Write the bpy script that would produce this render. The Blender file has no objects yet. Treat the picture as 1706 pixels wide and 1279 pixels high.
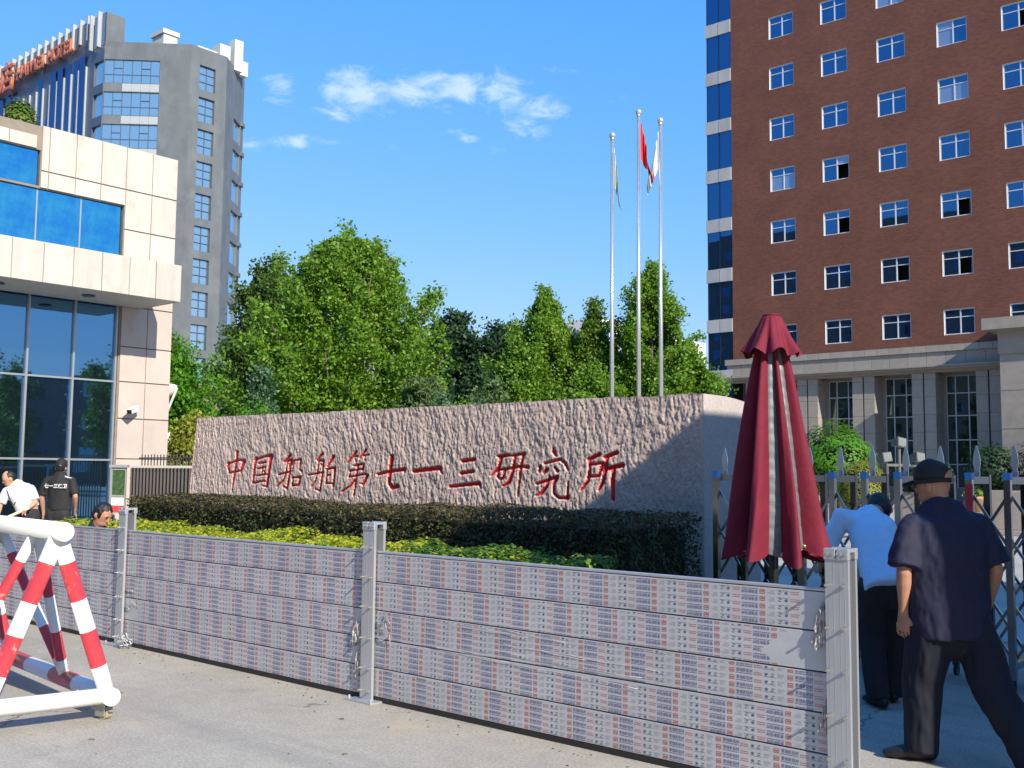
import bpy, math, random
import numpy as np
from mathutils import Vector, Matrix, noise as mnoise

rnd = random.Random(7)
C = bpy.context.scene.collection
scene = bpy.context.scene
PI = math.pi

# ------------------------------------------------------------------ camera, sky, sun, exposure
EYE = 1.55
YAW, PITCH, ROLL = math.radians(41.0), math.radians(4.86), math.radians(0.55)
cd = bpy.data.cameras.new('camera')
cam = bpy.data.objects.new('camera', cd)
C.objects.link(cam)
cd.sensor_width = 36.0
cd.lens = 1740 / 1706 * 36
cd.clip_start, cd.clip_end = 0.1, 4000
cam.matrix_world = (Matrix.Translation((0, 0, EYE)) @ Matrix.Rotation(YAW, 4, 'Z')
                    @ Matrix.Rotation(PI / 2 + PITCH, 4, 'X') @ Matrix.Rotation(ROLL, 4, 'Z'))
scene.camera = cam
CAMR = cam.matrix_world.to_3x3()


def ray_dir(px, py):                      # direction of a point of the photograph (only used to measure the place)
    return CAMR @ Vector(((px - 853) / 1740, -(py - 639.5) / 1740, -1))


SUN_TO = Vector((1.0, -0.26, 0.66)).normalized()
SUN_EL = math.asin(SUN_TO.z)
SUN_AZ = math.atan2(SUN_TO.x, SUN_TO.y)

world = bpy.data.worlds.new('World')
scene.world = world
world.use_nodes = True
wn, wl = world.node_tree.nodes, world.node_tree.links
wn.clear()
w_out = wn.new('ShaderNodeOutputWorld')
w_bg = wn.new('ShaderNodeBackground')
w_bg.inputs['Strength'].default_value = 0.11
w_sky = wn.new('ShaderNodeTexSky')
w_sky.sky_type = 'NISHITA'
w_sky.sun_disc = False
w_sky.sun_elevation = SUN_EL
w_sky.sun_rotation = SUN_AZ
w_sky.altitude = 100
w_sky.air_density = 1.15
w_sky.dust_density = 0.35
w_sky.ozone_density = 3.2
# the camera's colour rendering of the clear sky: each channel's curve, the same over the whole dome
w_sep = wn.new('ShaderNodeSeparateColor'); w_comb = wn.new('ShaderNodeCombineColor')
wl.new(w_sky.outputs[0], w_sep.inputs[0])
for ch_, (k_, g_) in enumerate(((.60, 1.15), (1.80, .55), (5.6, .12))):
    pw_ = wn.new('ShaderNodeMath'); pw_.operation = 'POWER'; pw_.inputs[1].default_value = g_
    ml_ = wn.new('ShaderNodeMath'); ml_.operation = 'MULTIPLY'; ml_.inputs[1].default_value = k_
    wl.new(w_sep.outputs[ch_], pw_.inputs[0]); wl.new(pw_.outputs[0], ml_.inputs[0]); wl.new(ml_.outputs[0], w_comb.inputs[ch_])
w_tc = wn.new('ShaderNodeTexCoord')


def vmath(op, a, b=None):
    n = wn.new('ShaderNodeVectorMath'); n.operation = op
    for i, v in enumerate((a, b)):
        if v is None:
            continue
        if isinstance(v, (tuple, Vector)):
            n.inputs[i].default_value = tuple(v)
        else:
            wl.new(v, n.inputs[i])
    return n


def fmath(op, a, b=None, clamp=False):
    n = wn.new('ShaderNodeMath'); n.operation = op; n.use_clamp = clamp
    for i, v in enumerate((a, b)):
        if v is None:
            continue
        if isinstance(v, (int, float)):
            n.inputs[i].default_value = v
        else:
            wl.new(v, n.inputs[i])
    return n.outputs[0]


sky_dir = vmath('NORMALIZE', w_tc.outputs['Generated']).outputs[0]
# fair weather clouds: soft patches fixed on the sky sphere, torn by noise
CLOUDS = [(465, 150, 48, 24, .62), (592, 152, 74, 30, .95), (590, 184, 62, 20, .85), (690, 158, 80, 26, .8), (775, 146, 105, 24, .95),
          (872, 186, 48, 34, .95), (500, 236, 62, 13, .75), (768, 224, 36, 12, .7), (420, 243, 26, 12, .6), (815, 251, 20, 10, .6),
          (980, 190, 22, 11, .5), (930, 186, 16, 12, .5), (660, 244, 34, 12, .42), (1035, 162, 34, 16, .35), (1090, 146, 40, 14, .3),
          (710, 232, 40, 9, .4), (560, 120, 90, 12, .35), (860, 118, 110, 14, .38),
          (-300, 300, 160, 40, .7), (-700, 180, 200, 60, .8), (2300, 260, 220, 50, .8), (2900, 120, 260, 60, .7), (853, -700, 260, 90, .6),
          (-1500, 100, 260, 70, .7)]
acc = None
for (px, py, rx, ry, st) in CLOUDS:
    c0 = ray_dir(px, py).normalized()
    ex = (ray_dir(px + 10, py).normalized() - c0).normalized()
    ey = c0.cross(ex).normalized()
    ax = (ray_dir(px + rx, py).normalized() - c0).length
    ay = (ray_dir(px, py + ry).normalized() - c0).length
    dx = fmath('DIVIDE', vmath('DOT_PRODUCT', sky_dir, ex).outputs['Value'], ax)
    off = c0.dot(ey)
    dy = fmath('DIVIDE', vmath('DOT_PRODUCT', sky_dir, ey).outputs['Value'], ay)
    r2 = fmath('ADD', fmath('MULTIPLY', dx, dx), fmath('MULTIPLY', dy, dy))
    front = fmath('GREATER_THAN', vmath('DOT_PRODUCT', sky_dir, c0).outputs['Value'], 0.3)
    g = fmath('MULTIPLY', fmath('MULTIPLY', fmath('SUBTRACT', 1.0, fmath('MULTIPLY', r2, .42), True), st), front)
    acc = g if acc is None else fmath('MAXIMUM', acc, g)
w_map = wn.new('ShaderNodeMapping')
w_map.inputs['Scale'].default_value = (1, 1, 2.0)
wl.new(sky_dir, w_map.inputs['Vector'])
w_no = wn.new('ShaderNodeTexNoise')
w_no.inputs['Scale'].default_value = 30
w_no.inputs['Detail'].default_value = 9
w_no.inputs['Roughness'].default_value = .62
w_no.inputs['Distortion'].default_value = .5
wl.new(w_map.outputs[0], w_no.inputs['Vector'])
dens = fmath('SUBTRACT', fmath('MULTIPLY', acc, 1.15), fmath('MULTIPLY', fmath('SUBTRACT', 0.655, w_no.outputs[0]), 2.6), True)
w_ramp = wn.new('ShaderNodeValToRGB')
w_ramp.color_ramp.interpolation = 'EASE'
w_ramp.color_ramp.elements[0].position = 0.03
w_ramp.color_ramp.elements[1].position = 1.0
w_ramp.color_ramp.elements[1].color = (.70, .70, .70, 1)
wl.new(dens, w_ramp.inputs[0])
w_mix = wn.new('ShaderNodeMix'); w_mix.data_type = 'RGBA'
wl.new(w_ramp.outputs[0], w_mix.inputs['Factor'])
wl.new(w_comb.outputs[0], w_mix.inputs[6])
w_mix.inputs[7].default_value = (5.4, 6.4, 7.4, 1)
wl.new(w_mix.outputs[2], w_bg.inputs['Color'])
wl.new(w_bg.outputs[0], w_out.inputs[0])

sl = bpy.data.lights.new('sun', 'SUN')
sl.energy = 4.9
sl.angle = math.radians(0.53)
sl.color = (1.0, 0.92, 0.78)
sun = bpy.data.objects.new('sun', sl)
C.objects.link(sun)
sun.location = (30, -10, 40)
sun.rotation_euler = SUN_TO.to_track_quat('Z', 'Y').to_euler()

vs = scene.view_settings
vs.view_transform = 'Standard'
vs.look = 'None'
vs.exposure = 0.48
vs.gamma = 1.0
vs.use_curve_mapping = False


# ------------------------------------------------------------------ materials
def new_mat(name):
    m = bpy.data.materials.new(name)
    m.use_nodes = True
    nt = m.node_tree
    b = nt.nodes['Principled BSDF']
    return m, nt, b


def ramp_mix(nt, fac, c1, c2):
    mx = nt.nodes.new('ShaderNodeMix'); mx.data_type = 'RGBA'
    nt.links.new(fac, mx.inputs['Factor'])
    for i, c in ((6, c1), (7, c2)):
        if isinstance(c, (tuple, list)):
            mx.inputs[i].default_value = (*c[:3], 1)
        else:
            nt.links.new(c, mx.inputs[i])
    return mx.outputs[2]


def noise_node(nt, scale, detail=4, rough=.55, vec=None, coords='Object', stretch=None):
    if vec is None:
        tc = nt.nodes.new('ShaderNodeTexCoord')
        vec = tc.outputs[coords]
    if stretch:
        mp = nt.nodes.new('ShaderNodeMapping')
        mp.inputs['Scale'].default_value = stretch
        nt.links.new(vec, mp.inputs['Vector'])
        vec = mp.outputs[0]
    n = nt.nodes.new('ShaderNodeTexNoise')
    n.inputs['Scale'].default_value = scale
    n.inputs['Detail'].default_value = detail
    n.inputs['Roughness'].default_value = rough
    nt.links.new(vec, n.inputs['Vector'])
    return n.outputs[0]


def contrast(nt, fac, lo, hi):
    r = nt.nodes.new('ShaderNodeMapRange')
    r.inputs[1].default_value = lo
    r.inputs[2].default_value = hi
    nt.links.new(fac, r.inputs[0])
    return r.outputs[0]


def add_bump(nt, b, height, strength, dist):
    bp = nt.nodes.new('ShaderNodeBump')
    bp.inputs['Strength'].default_value = strength
    bp.inputs['Distance'].default_value = dist
    nt.links.new(height, bp.inputs['Height'])
    nt.links.new(bp.outputs[0], b.inputs['Normal'])


def pm(name, col, rough=.6, metal=0.0, var=.12, vscale=6, bump=0, bscale=40, bdist=.01, spec=.5, objvar=0.0, stretch=None, wear=None):
    m, nt, b = new_mat(name)
    lo = tuple(c * (1 - var) for c in col)
    hi = tuple(min(1, c * (1 + var)) for c in col)
    f = contrast(nt, noise_node(nt, vscale, 5, .6, stretch=stretch), .3, .7)
    out = ramp_mix(nt, f, lo, hi)
    if wear:
        wcol, wsc, lo_, hi_ = wear
        out = ramp_mix(nt, contrast(nt, noise_node(nt, wsc, 7, .65), lo_, hi_), out, wcol)
    if objvar:
        oi = nt.nodes.new('ShaderNodeObjectInfo')
        hs = nt.nodes.new('ShaderNodeHueSaturation')
        mr = nt.nodes.new('ShaderNodeMapRange')
        mr.inputs[3].default_value = 1 - objvar
        mr.inputs[4].default_value = 1 + objvar
        nt.links.new(oi.outputs['Random'], mr.inputs[0])
        nt.links.new(mr.outputs[0], hs.inputs['Value'])
        nt.links.new(out, hs.inputs['Color'])
        out = hs.outputs[0]
    nt.links.new(out, b.inputs['Base Color'])
    b.inputs['Roughness'].default_value = rough
    b.inputs['Metallic'].default_value = metal
    b.inputs['Specular IOR Level'].default_value = spec
    if bump:
        add_bump(nt, b, noise_node(nt, bscale, 4, .6), bump, bdist)
    return m


def leaf_mat(name, c1, c2, c3=None, trans=.35, rough=.5):
    m, nt, b = new_mat(name)
    g = nt.nodes.new('ShaderNodeNewGeometry')
    r = nt.nodes.new('ShaderNodeValToRGB')
    r.color_ramp.elements[0].color = (*c1, 1)
    r.color_ramp.elements[1].color = (*c2, 1)
    if c3:
        e = r.color_ramp.elements.new(.93); e.color = (*c2, 1)
        r.color_ramp.elements[-1].color = (*c3, 1)
    nt.links.new(g.outputs['Random Per Island'], r.inputs[0])
    nt.links.new(r.outputs[0], b.inputs['Base Color'])
    b.inputs['Roughness'].default_value = rough
    b.inputs['Specular IOR Level'].default_value = .3
    t = nt.nodes.new('ShaderNodeBsdfTranslucent')
    hs = nt.nodes.new('ShaderNodeHueSaturation')
    hs.inputs['Value'].default_value = 1.5
    hs.inputs['Hue'].default_value = .49
    nt.links.new(r.outputs[0], hs.inputs['Color'])
    nt.links.new(hs.outputs[0], t.inputs['Color'])
    mx = nt.nodes.new('ShaderNodeMixShader')
    mx.inputs[0].default_value = trans
    nt.links.new(b.outputs[0], mx.inputs[1])
    nt.links.new(t.outputs[0], mx.inputs[2])
    nt.links.new(mx.outputs[0], nt.nodes['Material Output'].inputs[0])
    return m


def glass_mat(name, refl, body, fac, rough=.015, wob=.0, mottle=0):
    """coated window glass: a dark body behind a tinted mirror coat"""
    m, nt, b = new_mat(name)
    b.inputs['Base Color'].default_value = (*body, 1)
    b.inputs['Roughness'].default_value = .3
    b.inputs['Specular IOR Level'].default_value = .2
    g = nt.nodes.new('ShaderNodeBsdfGlossy')
    g.inputs['Color'].default_value = (*refl, 1)
    g.inputs['Roughness'].default_value = rough
    if mottle:                             # patchy ageing of the mirror film
        f_ = contrast(nt, noise_node(nt, 2.6, 7, .7), .42, .68)
        nt.links.new(ramp_mix(nt, f_, refl, tuple(min(1, c * (1 + mottle) + .08 * mottle) for c in refl)), g.inputs['Color'])
    mx = nt.nodes.new('ShaderNodeMixShader')
    lw = nt.nodes.new('ShaderNodeLayerWeight')
    lw.inputs[0].default_value = .35
    mr = nt.nodes.new('ShaderNodeMapRange')
    mr.inputs[3].default_value = fac
    mr.inputs[4].default_value = min(1, fac + .35)
    nt.links.new(lw.outputs['Facing'], mr.inputs[0])
    nt.links.new(mr.outputs[0], mx.inputs[0])
    nt.links.new(b.outputs[0], mx.inputs[1])
    nt.links.new(g.outputs[0], mx.inputs[2])
    nt.links.new(mx.outputs[0], nt.nodes['Material Output'].inputs[0])
    if wob:
        bp = nt.nodes.new('ShaderNodeBump')
        bp.inputs['Strength'].default_value = wob
        bp.inputs['Distance'].default_value = .05
        nt.links.new(noise_node(nt, .9, 2, .5), bp.inputs['Height'])
        nt.links.new(bp.outputs[0], g.inputs['Normal'])
    return m


def asphalt_mat():
    m, nt, b = new_mat('road_asphalt')
    big = contrast(nt, noise_node(nt, .55, 6, .62), .32, .7)
    fine = contrast(nt, noise_node(nt, 60, 4, .75), .34, .68)
    mid = contrast(nt, noise_node(nt, 7, 5, .65), .3, .7)
    spk = contrast(nt, noise_node(nt, 150, 2, .6), .62, .72)
    base = ramp_mix(nt, big, (.355, .325, .275), (.48, .44, .37))
    hs = nt.nodes.new('ShaderNodeMix'); hs.data_type = 'RGBA'; hs.blend_type = 'MULTIPLY'
    hs.inputs['Factor'].default_value = 1
    nt.links.new(base, hs.inputs[6])
    nt.links.new(ramp_mix(nt, mid, ramp_mix(nt, fine, (.60, .60, .60), (1.10, 1.10, 1.10)), ramp_mix(nt, fine, (.74, .735, .72), (1.24, 1.23, 1.20))), hs.inputs[7])
    dark = ramp_mix(nt, spk, hs.outputs[2], (.11, .105, .10))
    sand = contrast(nt, noise_node(nt, .9, 7, .6, stretch=(1, 2.1, 1)), .60, .74)
    col = ramp_mix(nt, sand, dark, (.45, .38, .28))
    stain = contrast(nt, noise_node(nt, 2.3, 6, .7), .62, .8)
    col = ramp_mix(nt, stain, col, (.17, .165, .155))
    vo = nt.nodes.new('ShaderNodeTexVoronoi'); vo.feature = 'DISTANCE_TO_EDGE'; vo.inputs['Scale'].default_value = .33
    tc_ = nt.nodes.new('ShaderNodeTexCoord'); wp = nt.nodes.new('ShaderNodeVectorMath'); wp.operation = 'ADD'
    nz = nt.nodes.new('ShaderNodeTexNoise'); nz.inputs['Scale'].default_value = 1.6; nz.inputs['Detail'].default_value = 6
    sc_ = nt.nodes.new('ShaderNodeVectorMath'); sc_.operation = 'SCALE'; sc_.inputs['Scale'].default_value = .8
    nt.links.new(tc_.outputs['Object'], nz.inputs['Vector']); nt.links.new(nz.outputs['Color'], sc_.inputs[0])
    nt.links.new(tc_.outputs['Object'], wp.inputs[0]); nt.links.new(sc_.outputs[0], wp.inputs[1]); nt.links.new(wp.outputs[0], vo.inputs['Vector'])
    crack = contrast(nt, vo.outputs['Distance'], .0035, .001)
    patch = contrast(nt, noise_node(nt, .5, 3, .5), .50, .56)
    mm = nt.nodes.new('ShaderNodeMath'); mm.operation = 'MULTIPLY'; nt.links.new(crack, mm.inputs[0]); nt.links.new(patch, mm.inputs[1])
    col = ramp_mix(nt, mm.outputs[0], col, (.13, .12, .11))
    tyre = contrast(nt, noise_node(nt, 1.1, 4, .55, stretch=(.12, 1.7, 1)), .54, .72)
    tm = nt.nodes.new('ShaderNodeMath'); tm.operation = 'MULTIPLY'; tm.inputs[1].default_value = .38; nt.links.new(tyre, tm.inputs[0])
    col = ramp_mix(nt, tm.outputs[0], col, (.20, .19, .175))
    nt.links.new(col, b.inputs['Base Color'])
    b.inputs['Roughness'].default_value = .9
    b.inputs['Specular IOR Level'].default_value = .25
    add_bump(nt, b, noise_node(nt, 130, 3, .7), .35, .006)
    return m


def brick_mat():
    m, nt, b = new_mat('brown_brick')
    tc = nt.nodes.new('ShaderNodeTexCoord')
    sp = nt.nodes.new('ShaderNodeSeparateXYZ')
    cb = nt.nodes.new('ShaderNodeCombineXYZ')
    nt.links.new(tc.outputs['Object'], sp.inputs[0])
    ad = nt.nodes.new('ShaderNodeMath'); ad.operation = 'ADD'
    nt.links.new(sp.outputs[0], ad.inputs[0]); nt.links.new(sp.outputs[1], ad.inputs[1])
    nt.links.new(ad.outputs[0], cb.inputs[0]); nt.links.new(sp.outputs[2], cb.inputs[1])
    br = nt.nodes.new('ShaderNodeTexBrick')
    br.inputs['Color1'].default_value = (.205, .080, .053, 1)
    br.inputs['Color2'].default_value = (.145, .058, .042, 1)
    br.inputs['Mortar'].default_value = (.15, .08, .062, 1)
    br.inputs['Scale'].default_value = 1
    br.inputs['Brick Width'].default_value = .26
    br.inputs['Row Height'].default_value = .085
    br.inputs['Mortar Size'].default_value = .009
    br.inputs['Bias'].default_value = -.1
    nt.links.new(cb.outputs[0], br.inputs['Vector'])
    big = contrast(nt, noise_node(nt, .35, 5, .6), .3, .7)
    mu = nt.nodes.new('ShaderNodeMix'); mu.data_type = 'RGBA'; mu.blend_type = 'MULTIPLY'
    mu.inputs['Factor'].default_value = 1
    nt.links.new(br.outputs[0], mu.inputs[6])
    nt.links.new(ramp_mix(nt, big, (.85, .85, .85), (1.12, 1.1, 1.06)), mu.inputs[7])
    st = contrast(nt, noise_node(nt, 1.0, 5, .6, stretch=(.25, .25, 3)), .62, .8)
    nt.links.new(ramp_mix(nt, st, mu.outputs[2], (.20, .088, .062)), b.inputs['Base Color'])
    b.inputs['Roughness'].default_value = .85
    b.inputs['Specular IOR Level'].default_value = .25
    add_bump(nt, b, br.outputs['Fac'], .3, -.01)
    return m


def granite_mat(name, c1, c2, c3):
    m, nt, b = new_mat(name)
    a = contrast(nt, noise_node(nt, 90, 3, .7), .38, .62)
    f = contrast(nt, noise_node(nt, 1.3, 5, .6), .3, .7)
    d = contrast(nt, noise_node(nt, 160, 2, .6), .6, .7)
    base = ramp_mix(nt, a, c1, c2)
    base = ramp_mix(nt, d, base, c3)
    mu = nt.nodes.new('ShaderNodeMix'); mu.data_type = 'RGBA'; mu.blend_type = 'MULTIPLY'
    mu.inputs['Factor'].default_value = 1
    nt.links.new(base, mu.inputs[6])
    nt.links.new(ramp_mix(nt, f, (.86, .84, .82), (1.1, 1.08, 1.08)), mu.inputs[7])
    nt.links.new(mu.outputs[2], b.inputs['Base Color'])
    b.inputs['Roughness'].default_value = .75
    b.inputs['Specular IOR Level'].default_value = .3
    add_bump(nt, b, noise_node(nt, 70, 4, .7), .25, .006)
    return m


M = {}
M['asphalt'] = asphalt_mat()
M['concrete'] = pm('yard_concrete', (.36, .34, .30), .9, var=.16, vscale=1.2, bump=.2, bscale=60)
M['kerb'] = pm('kerb_stone', (.42, .39, .35), .85, var=.15, vscale=5, bump=.2)
M['soil'] = pm('soil', (.07, .05, .035), .95, var=.3, vscale=9, bump=.5, bscale=20)
M['lawn'] = pm('lawn_green', (.07, .14, .025), .9, var=.35, vscale=14, bump=.6, bscale=60)
M['brick'] = brick_mat()
M['granite'] = granite_mat('rough_pink_granite', (.52, .395, .335), (.74, .605, .525), (.33, .265, .235))
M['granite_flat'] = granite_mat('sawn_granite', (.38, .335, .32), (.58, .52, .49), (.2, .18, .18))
M['carved_red'] = pm('carved_red_paint', (.60, .02, .026), .5, var=.2, vscale=14, bump=.3, bscale=60)
M['cladding'] = pm('cream_stone', (.50, .468, .415), .55, var=.09, vscale=2.6, objvar=.06, stretch=(2.5, 2.5, .3), wear=((.40, .33, .26), 1.9, .56, .82))
M['cladding_pink'] = pm('pink_stone', (.49, .41, .36), .55, var=.07, vscale=2.2, objvar=.05, wear=((.40, .31, .26), 1.9, .57, .82))
M['joint'] = pm('dark_joint', (.24, .20, .16), .9)
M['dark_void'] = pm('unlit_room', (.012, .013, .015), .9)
M['glass_gate'] = glass_mat('tinted_lobby_glass', (.20, .48, .80), (.005, .011, .014), .50, wob=.015)
M['glass_blue'] = glass_mat('blue_mirror_glass', (.09, .52, .98), (.004, .02, .05), .66, wob=.02, mottle=.5)
M['glass_win'] = glass_mat('window_glass', (.12, .34, .62), (.008, .014, .022), .45, wob=.012)
M['glass_pale'] = glass_mat('curtained_window_glass', (.35, .5, .7), (.22, .26, .32), .35, wob=.012)
M['glass_curtain'] = glass_mat('curtain_wall_glass', (.08, .27, .52), (.006, .014, .03), .5, wob=.02)
M['glass_hotel'] = glass_mat('hotel_glass', (.70, .86, 1.0), (.13, .20, .25), .50, wob=.02)
M['glass_hall'] = glass_mat('hall_glass', (.5, .62, .6), (.006, .016, .012), .28, wob=.01)
M['white_frame'] = pm('white_window_frame', (.58, .60, .62), .4, var=.05)
M['mullion'] = pm('steel_mullion', (.42, .44, .46), .35, .6, var=.05)
M['spandrel'] = pm('pale_spandrel', (.43, .43, .42), .6, var=.12, vscale=1.5, stretch=(1, 1, .2), objvar=.05)
M['base_stone'] = pm('grey_beige_stone', (.33, .29, .245), .75, var=.1, vscale=2, objvar=.07, bump=.1)
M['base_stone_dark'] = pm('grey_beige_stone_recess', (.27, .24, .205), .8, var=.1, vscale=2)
M['hotel_stone'] = pm('grey_slate_cladding', (.115, .132, .145), .6, var=.18, vscale=.8, stretch=(1, 1, .45), wear=((.155, .17, .18), .5, .5, .75))
M['hotel_dark'] = pm('dark_blue_cladding', (.07, .09, .13), .4, var=.15, vscale=.5)
M['hotel_base'] = pm('brown_podium_stone', (.20, .155, .13), .7, var=.15, vscale=1)
M['hotel_glassdark'] = glass_mat('hotel_dark_glass', (.10, .20, .42), (.01, .02, .05), .45, wob=.02)
M['fin'] = pm('pale_metal_fin', (.42, .44, .44), .4, .2, var=.08)
M['roof_white'] = pm('white_plant_room', (.60, .60, .55), .6, var=.06)
M['sign_orange'] = pm('orange_sign_letter', (.50, .15, .07), .4, var=.1)
M['white_far'] = pm('white_render', (.66, .64, .60), .8, var=.05)
M['alu'] = pm('aluminium_profile', (.50, .515, .54), .42, .55, var=.07, vscale=3, stretch=(4, 4, .4), wear=((.46, .46, .46), 5, .62, .9))
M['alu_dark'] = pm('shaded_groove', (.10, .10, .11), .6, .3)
M['film'] = pm('protective_film', (.50, .505, .525), .30, .12, var=.09, vscale=1.9, stretch=(.6, 1, 3), bump=.22, bscale=11, bdist=.01, spec=.6, objvar=.06)
M['ink_blue'] = pm('blue_film_ink', (.06, .07, .235), .4, var=.1)
M['ink_red'] = pm('red_film_ink', (.50, .15, .11), .4, var=.1)
M['ink_grey'] = pm('grey_film_ink', (.10, .13, .18), .4, var=.1)
M['ink_pale'] = pm('pale_film_ink', (.33, .37, .40), .4, var=.1)
M['rubber'] = pm('black_rubber', (.018, .018, .018), .7)
M['bolt'] = pm('zinc_bolt', (.62, .60, .52), .3, .9, var=.1)
M['clear_wrap'] = pm('crumpled_clear_wrap', (.48, .49, .49), .15, .0, var=.2, vscale=30, spec=1.0)
M['torn'] = pm('torn_film', (.42, .38, .36), .4, .0, var=.5, vscale=40)
M['paint_white'] = pm('white_gloss_paint', (.72, .73, .70), .3, var=.05, vscale=4, wear=((.45, .42, .36), 11, .60, .78))
M['paint_red'] = pm('red_gloss_paint', (.50, .045, .05), .33, var=.14, vscale=5, wear=((.62, .30, .26), 17, .60, .70))
M['caster_grey'] = pm('caster_steel', (.5, .5, .46), .4, .7)
M['caster_wheel'] = pm('tan_wheel', (.42, .38, .25), .6)
M['maroon'] = pm('maroon_umbrella_cloth', (.165, .014, .032), .75, var=.14, vscale=5, bump=.25, bscale=16, bdist=.02, spec=.25)
M['strip'] = pm('grey_reflective_tape', (.13, .15, .16), .5, .12, var=.2, vscale=10, stretch=(1, 1, 4))
M['brass'] = pm('rib_tip', (.6, .5, .3), .3, .8)
M['dark_metal'] = pm('dark_metal', (.05, .05, .055), .4, .6)
M['steel'] = pm('polished_stainless', (.38, .39, .39), .2, 1.0, var=.07, vscale=3)
M['steel_dark'] = pm('stainless_painted_dark_reflection', (.085, .095, .09), .16, .9, var=.1)  # same stainless, with the dark reflections it would show put into its colour
M['steel_pole'] = pm('brushed_pole', (.74, .75, .73), .3, .75, var=.05)
M['louver'] = pm('brown_grey_slat', (.10, .085, .075), .6, var=.1)
M['louver_top'] = pm('pale_slat_top', (.42, .40, .36), .5)
M['flag_red'] = pm('red_flag_cloth', (.68, .03, .03), .8, var=.06)
M['flag_white'] = pm('white_flag_cloth', (.72, .73, .76), .8, var=.04)
M['flag_pale'] = pm('pale_green_flag_cloth', (.60, .72, .66), .8, var=.05)
M['blue_tape'] = pm('blue_protective_tape', (.10, .36, .75), .4)
M['red_tape'] = pm('red_sticker', (.65, .05, .06), .4)
M['skin'] = pm('skin', (.46, .235, .145), .5, var=.08, vscale=20)
M['skin_light'] = pm('lighter_skin', (.54, .30, .19), .5, var=.08, vscale=20)
M['hair'] = pm('black_hair', (.012, .011, .011), .45, var=.3, vscale=60, bump=.5, bscale=120)
M['hair_grey'] = pm('short_grey_hair', (.10, .09, .08), .7, var=.3, vscale=80)
M['navy'] = pm('navy_workwear', (.011, .013, .038), .8, var=.12, vscale=18, bump=.15, bscale=200)
M['navy_trouser'] = pm('dark_navy_trousers', (.006, .008, .018), .85, var=.12, vscale=18)
M['black_cloth'] = pm('black_cloth', (.016, .016, .018), .8, var=.2, vscale=18)
M['black_trouser'] = pm('charcoal_trousers', (.022, .02, .024), .85, var=.15, vscale=18)
M['shirt_blue'] = pm('pale_blue_shirt', (.52, .74, .98), .7, var=.04, vscale=12)
M['shirt_white'] = pm('white_shirt', (.66, .66, .69), .7, var=.03, vscale=12)
M['shoe'] = pm('black_shoe', (.012, .012, .013), .4)
M['white_print'] = pm('white_print', (.8, .8, .8), .6, var=.03)
M['cctv_white'] = pm('white_camera_shell', (.75, .75, .72), .4)
M['black_plastic'] = pm('black_plastic', (.02, .02, .022), .35)
M['bark'] = pm('tree_bark', (.12, .09, .065), .9, var=.3, vscale=12, bump=.6, bscale=30, bdist=.03)
M['hedge_core'] = pm('hedge_twigs', (.035, .028, .018), .95, var=.4, vscale=20)
M['lf_ginkgo'] = leaf_mat('ginkgo_leaf', (.085, .19, .014), (.18, .325, .03), (.30, .35, .05), .36)
M['lf_mid'] = leaf_mat('green_leaf', (.065, .14, .016), (.15, .25, .026), (.25, .29, .045), .34)
M['lf_deep'] = leaf_mat('deep_green_leaf', (.035, .085, .016), (.085, .155, .026), (.16, .2, .04), .28)
M['lf_dark'] = leaf_mat('dark_leaf', (.018, .05, .022), (.04, .085, .032), None, .2)
M['lf_bamboo'] = leaf_mat('grey_green_leaf', (.06, .115, .035), (.13, .20, .06), None, .3)
M['lf_spruce'] = leaf_mat('blue_green_needle', (.05, .12, .06), (.12, .21, .10), None, .15)
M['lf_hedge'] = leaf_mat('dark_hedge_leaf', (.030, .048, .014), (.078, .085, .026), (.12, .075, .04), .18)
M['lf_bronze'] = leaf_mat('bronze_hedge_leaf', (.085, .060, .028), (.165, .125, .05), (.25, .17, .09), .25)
M['lf_gold'] = leaf_mat('golden_privet_leaf', (.30, .38, .02), (.62, .60, .04), (.68, .6, .16), .42)
M['lf_goldgreen'] = leaf_mat('green_shade_privet_leaf', (.05, .13, .02), (.12, .24, .03), (.25, .3, .05), .32)
M['lf_shrub'] = leaf_mat('bright_shrub_leaf', (.06, .19, .012), (.13, .32, .02), None, .38)
M['lf_yellow'] = leaf_mat('yellow_green_leaf', (.17, .22, .02), (.34, .34, .05), None, .32)
M['planter'] = pm('stone_planter', (.36, .31, .27), .7, var=.08)
M['terracotta'] = pm('clay_pot', (.38, .22, .11), .7)
M['booth'] = pm('booth_wall', (.5, .46, .4), .7)
M['lamp_white'] = pm('white_lamp_shade', (.76, .77, .74), .4)
M['pole_green'] = pm('pale_green_stick', (.55, .58, .42), .5)
M['cloth_grey'] = pm('floodlight_shell', (.15, .155, .14), .5, .4)
M['reflector'] = pm('floodlight_glass', (.22, .225, .21), .25, .2)


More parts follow.
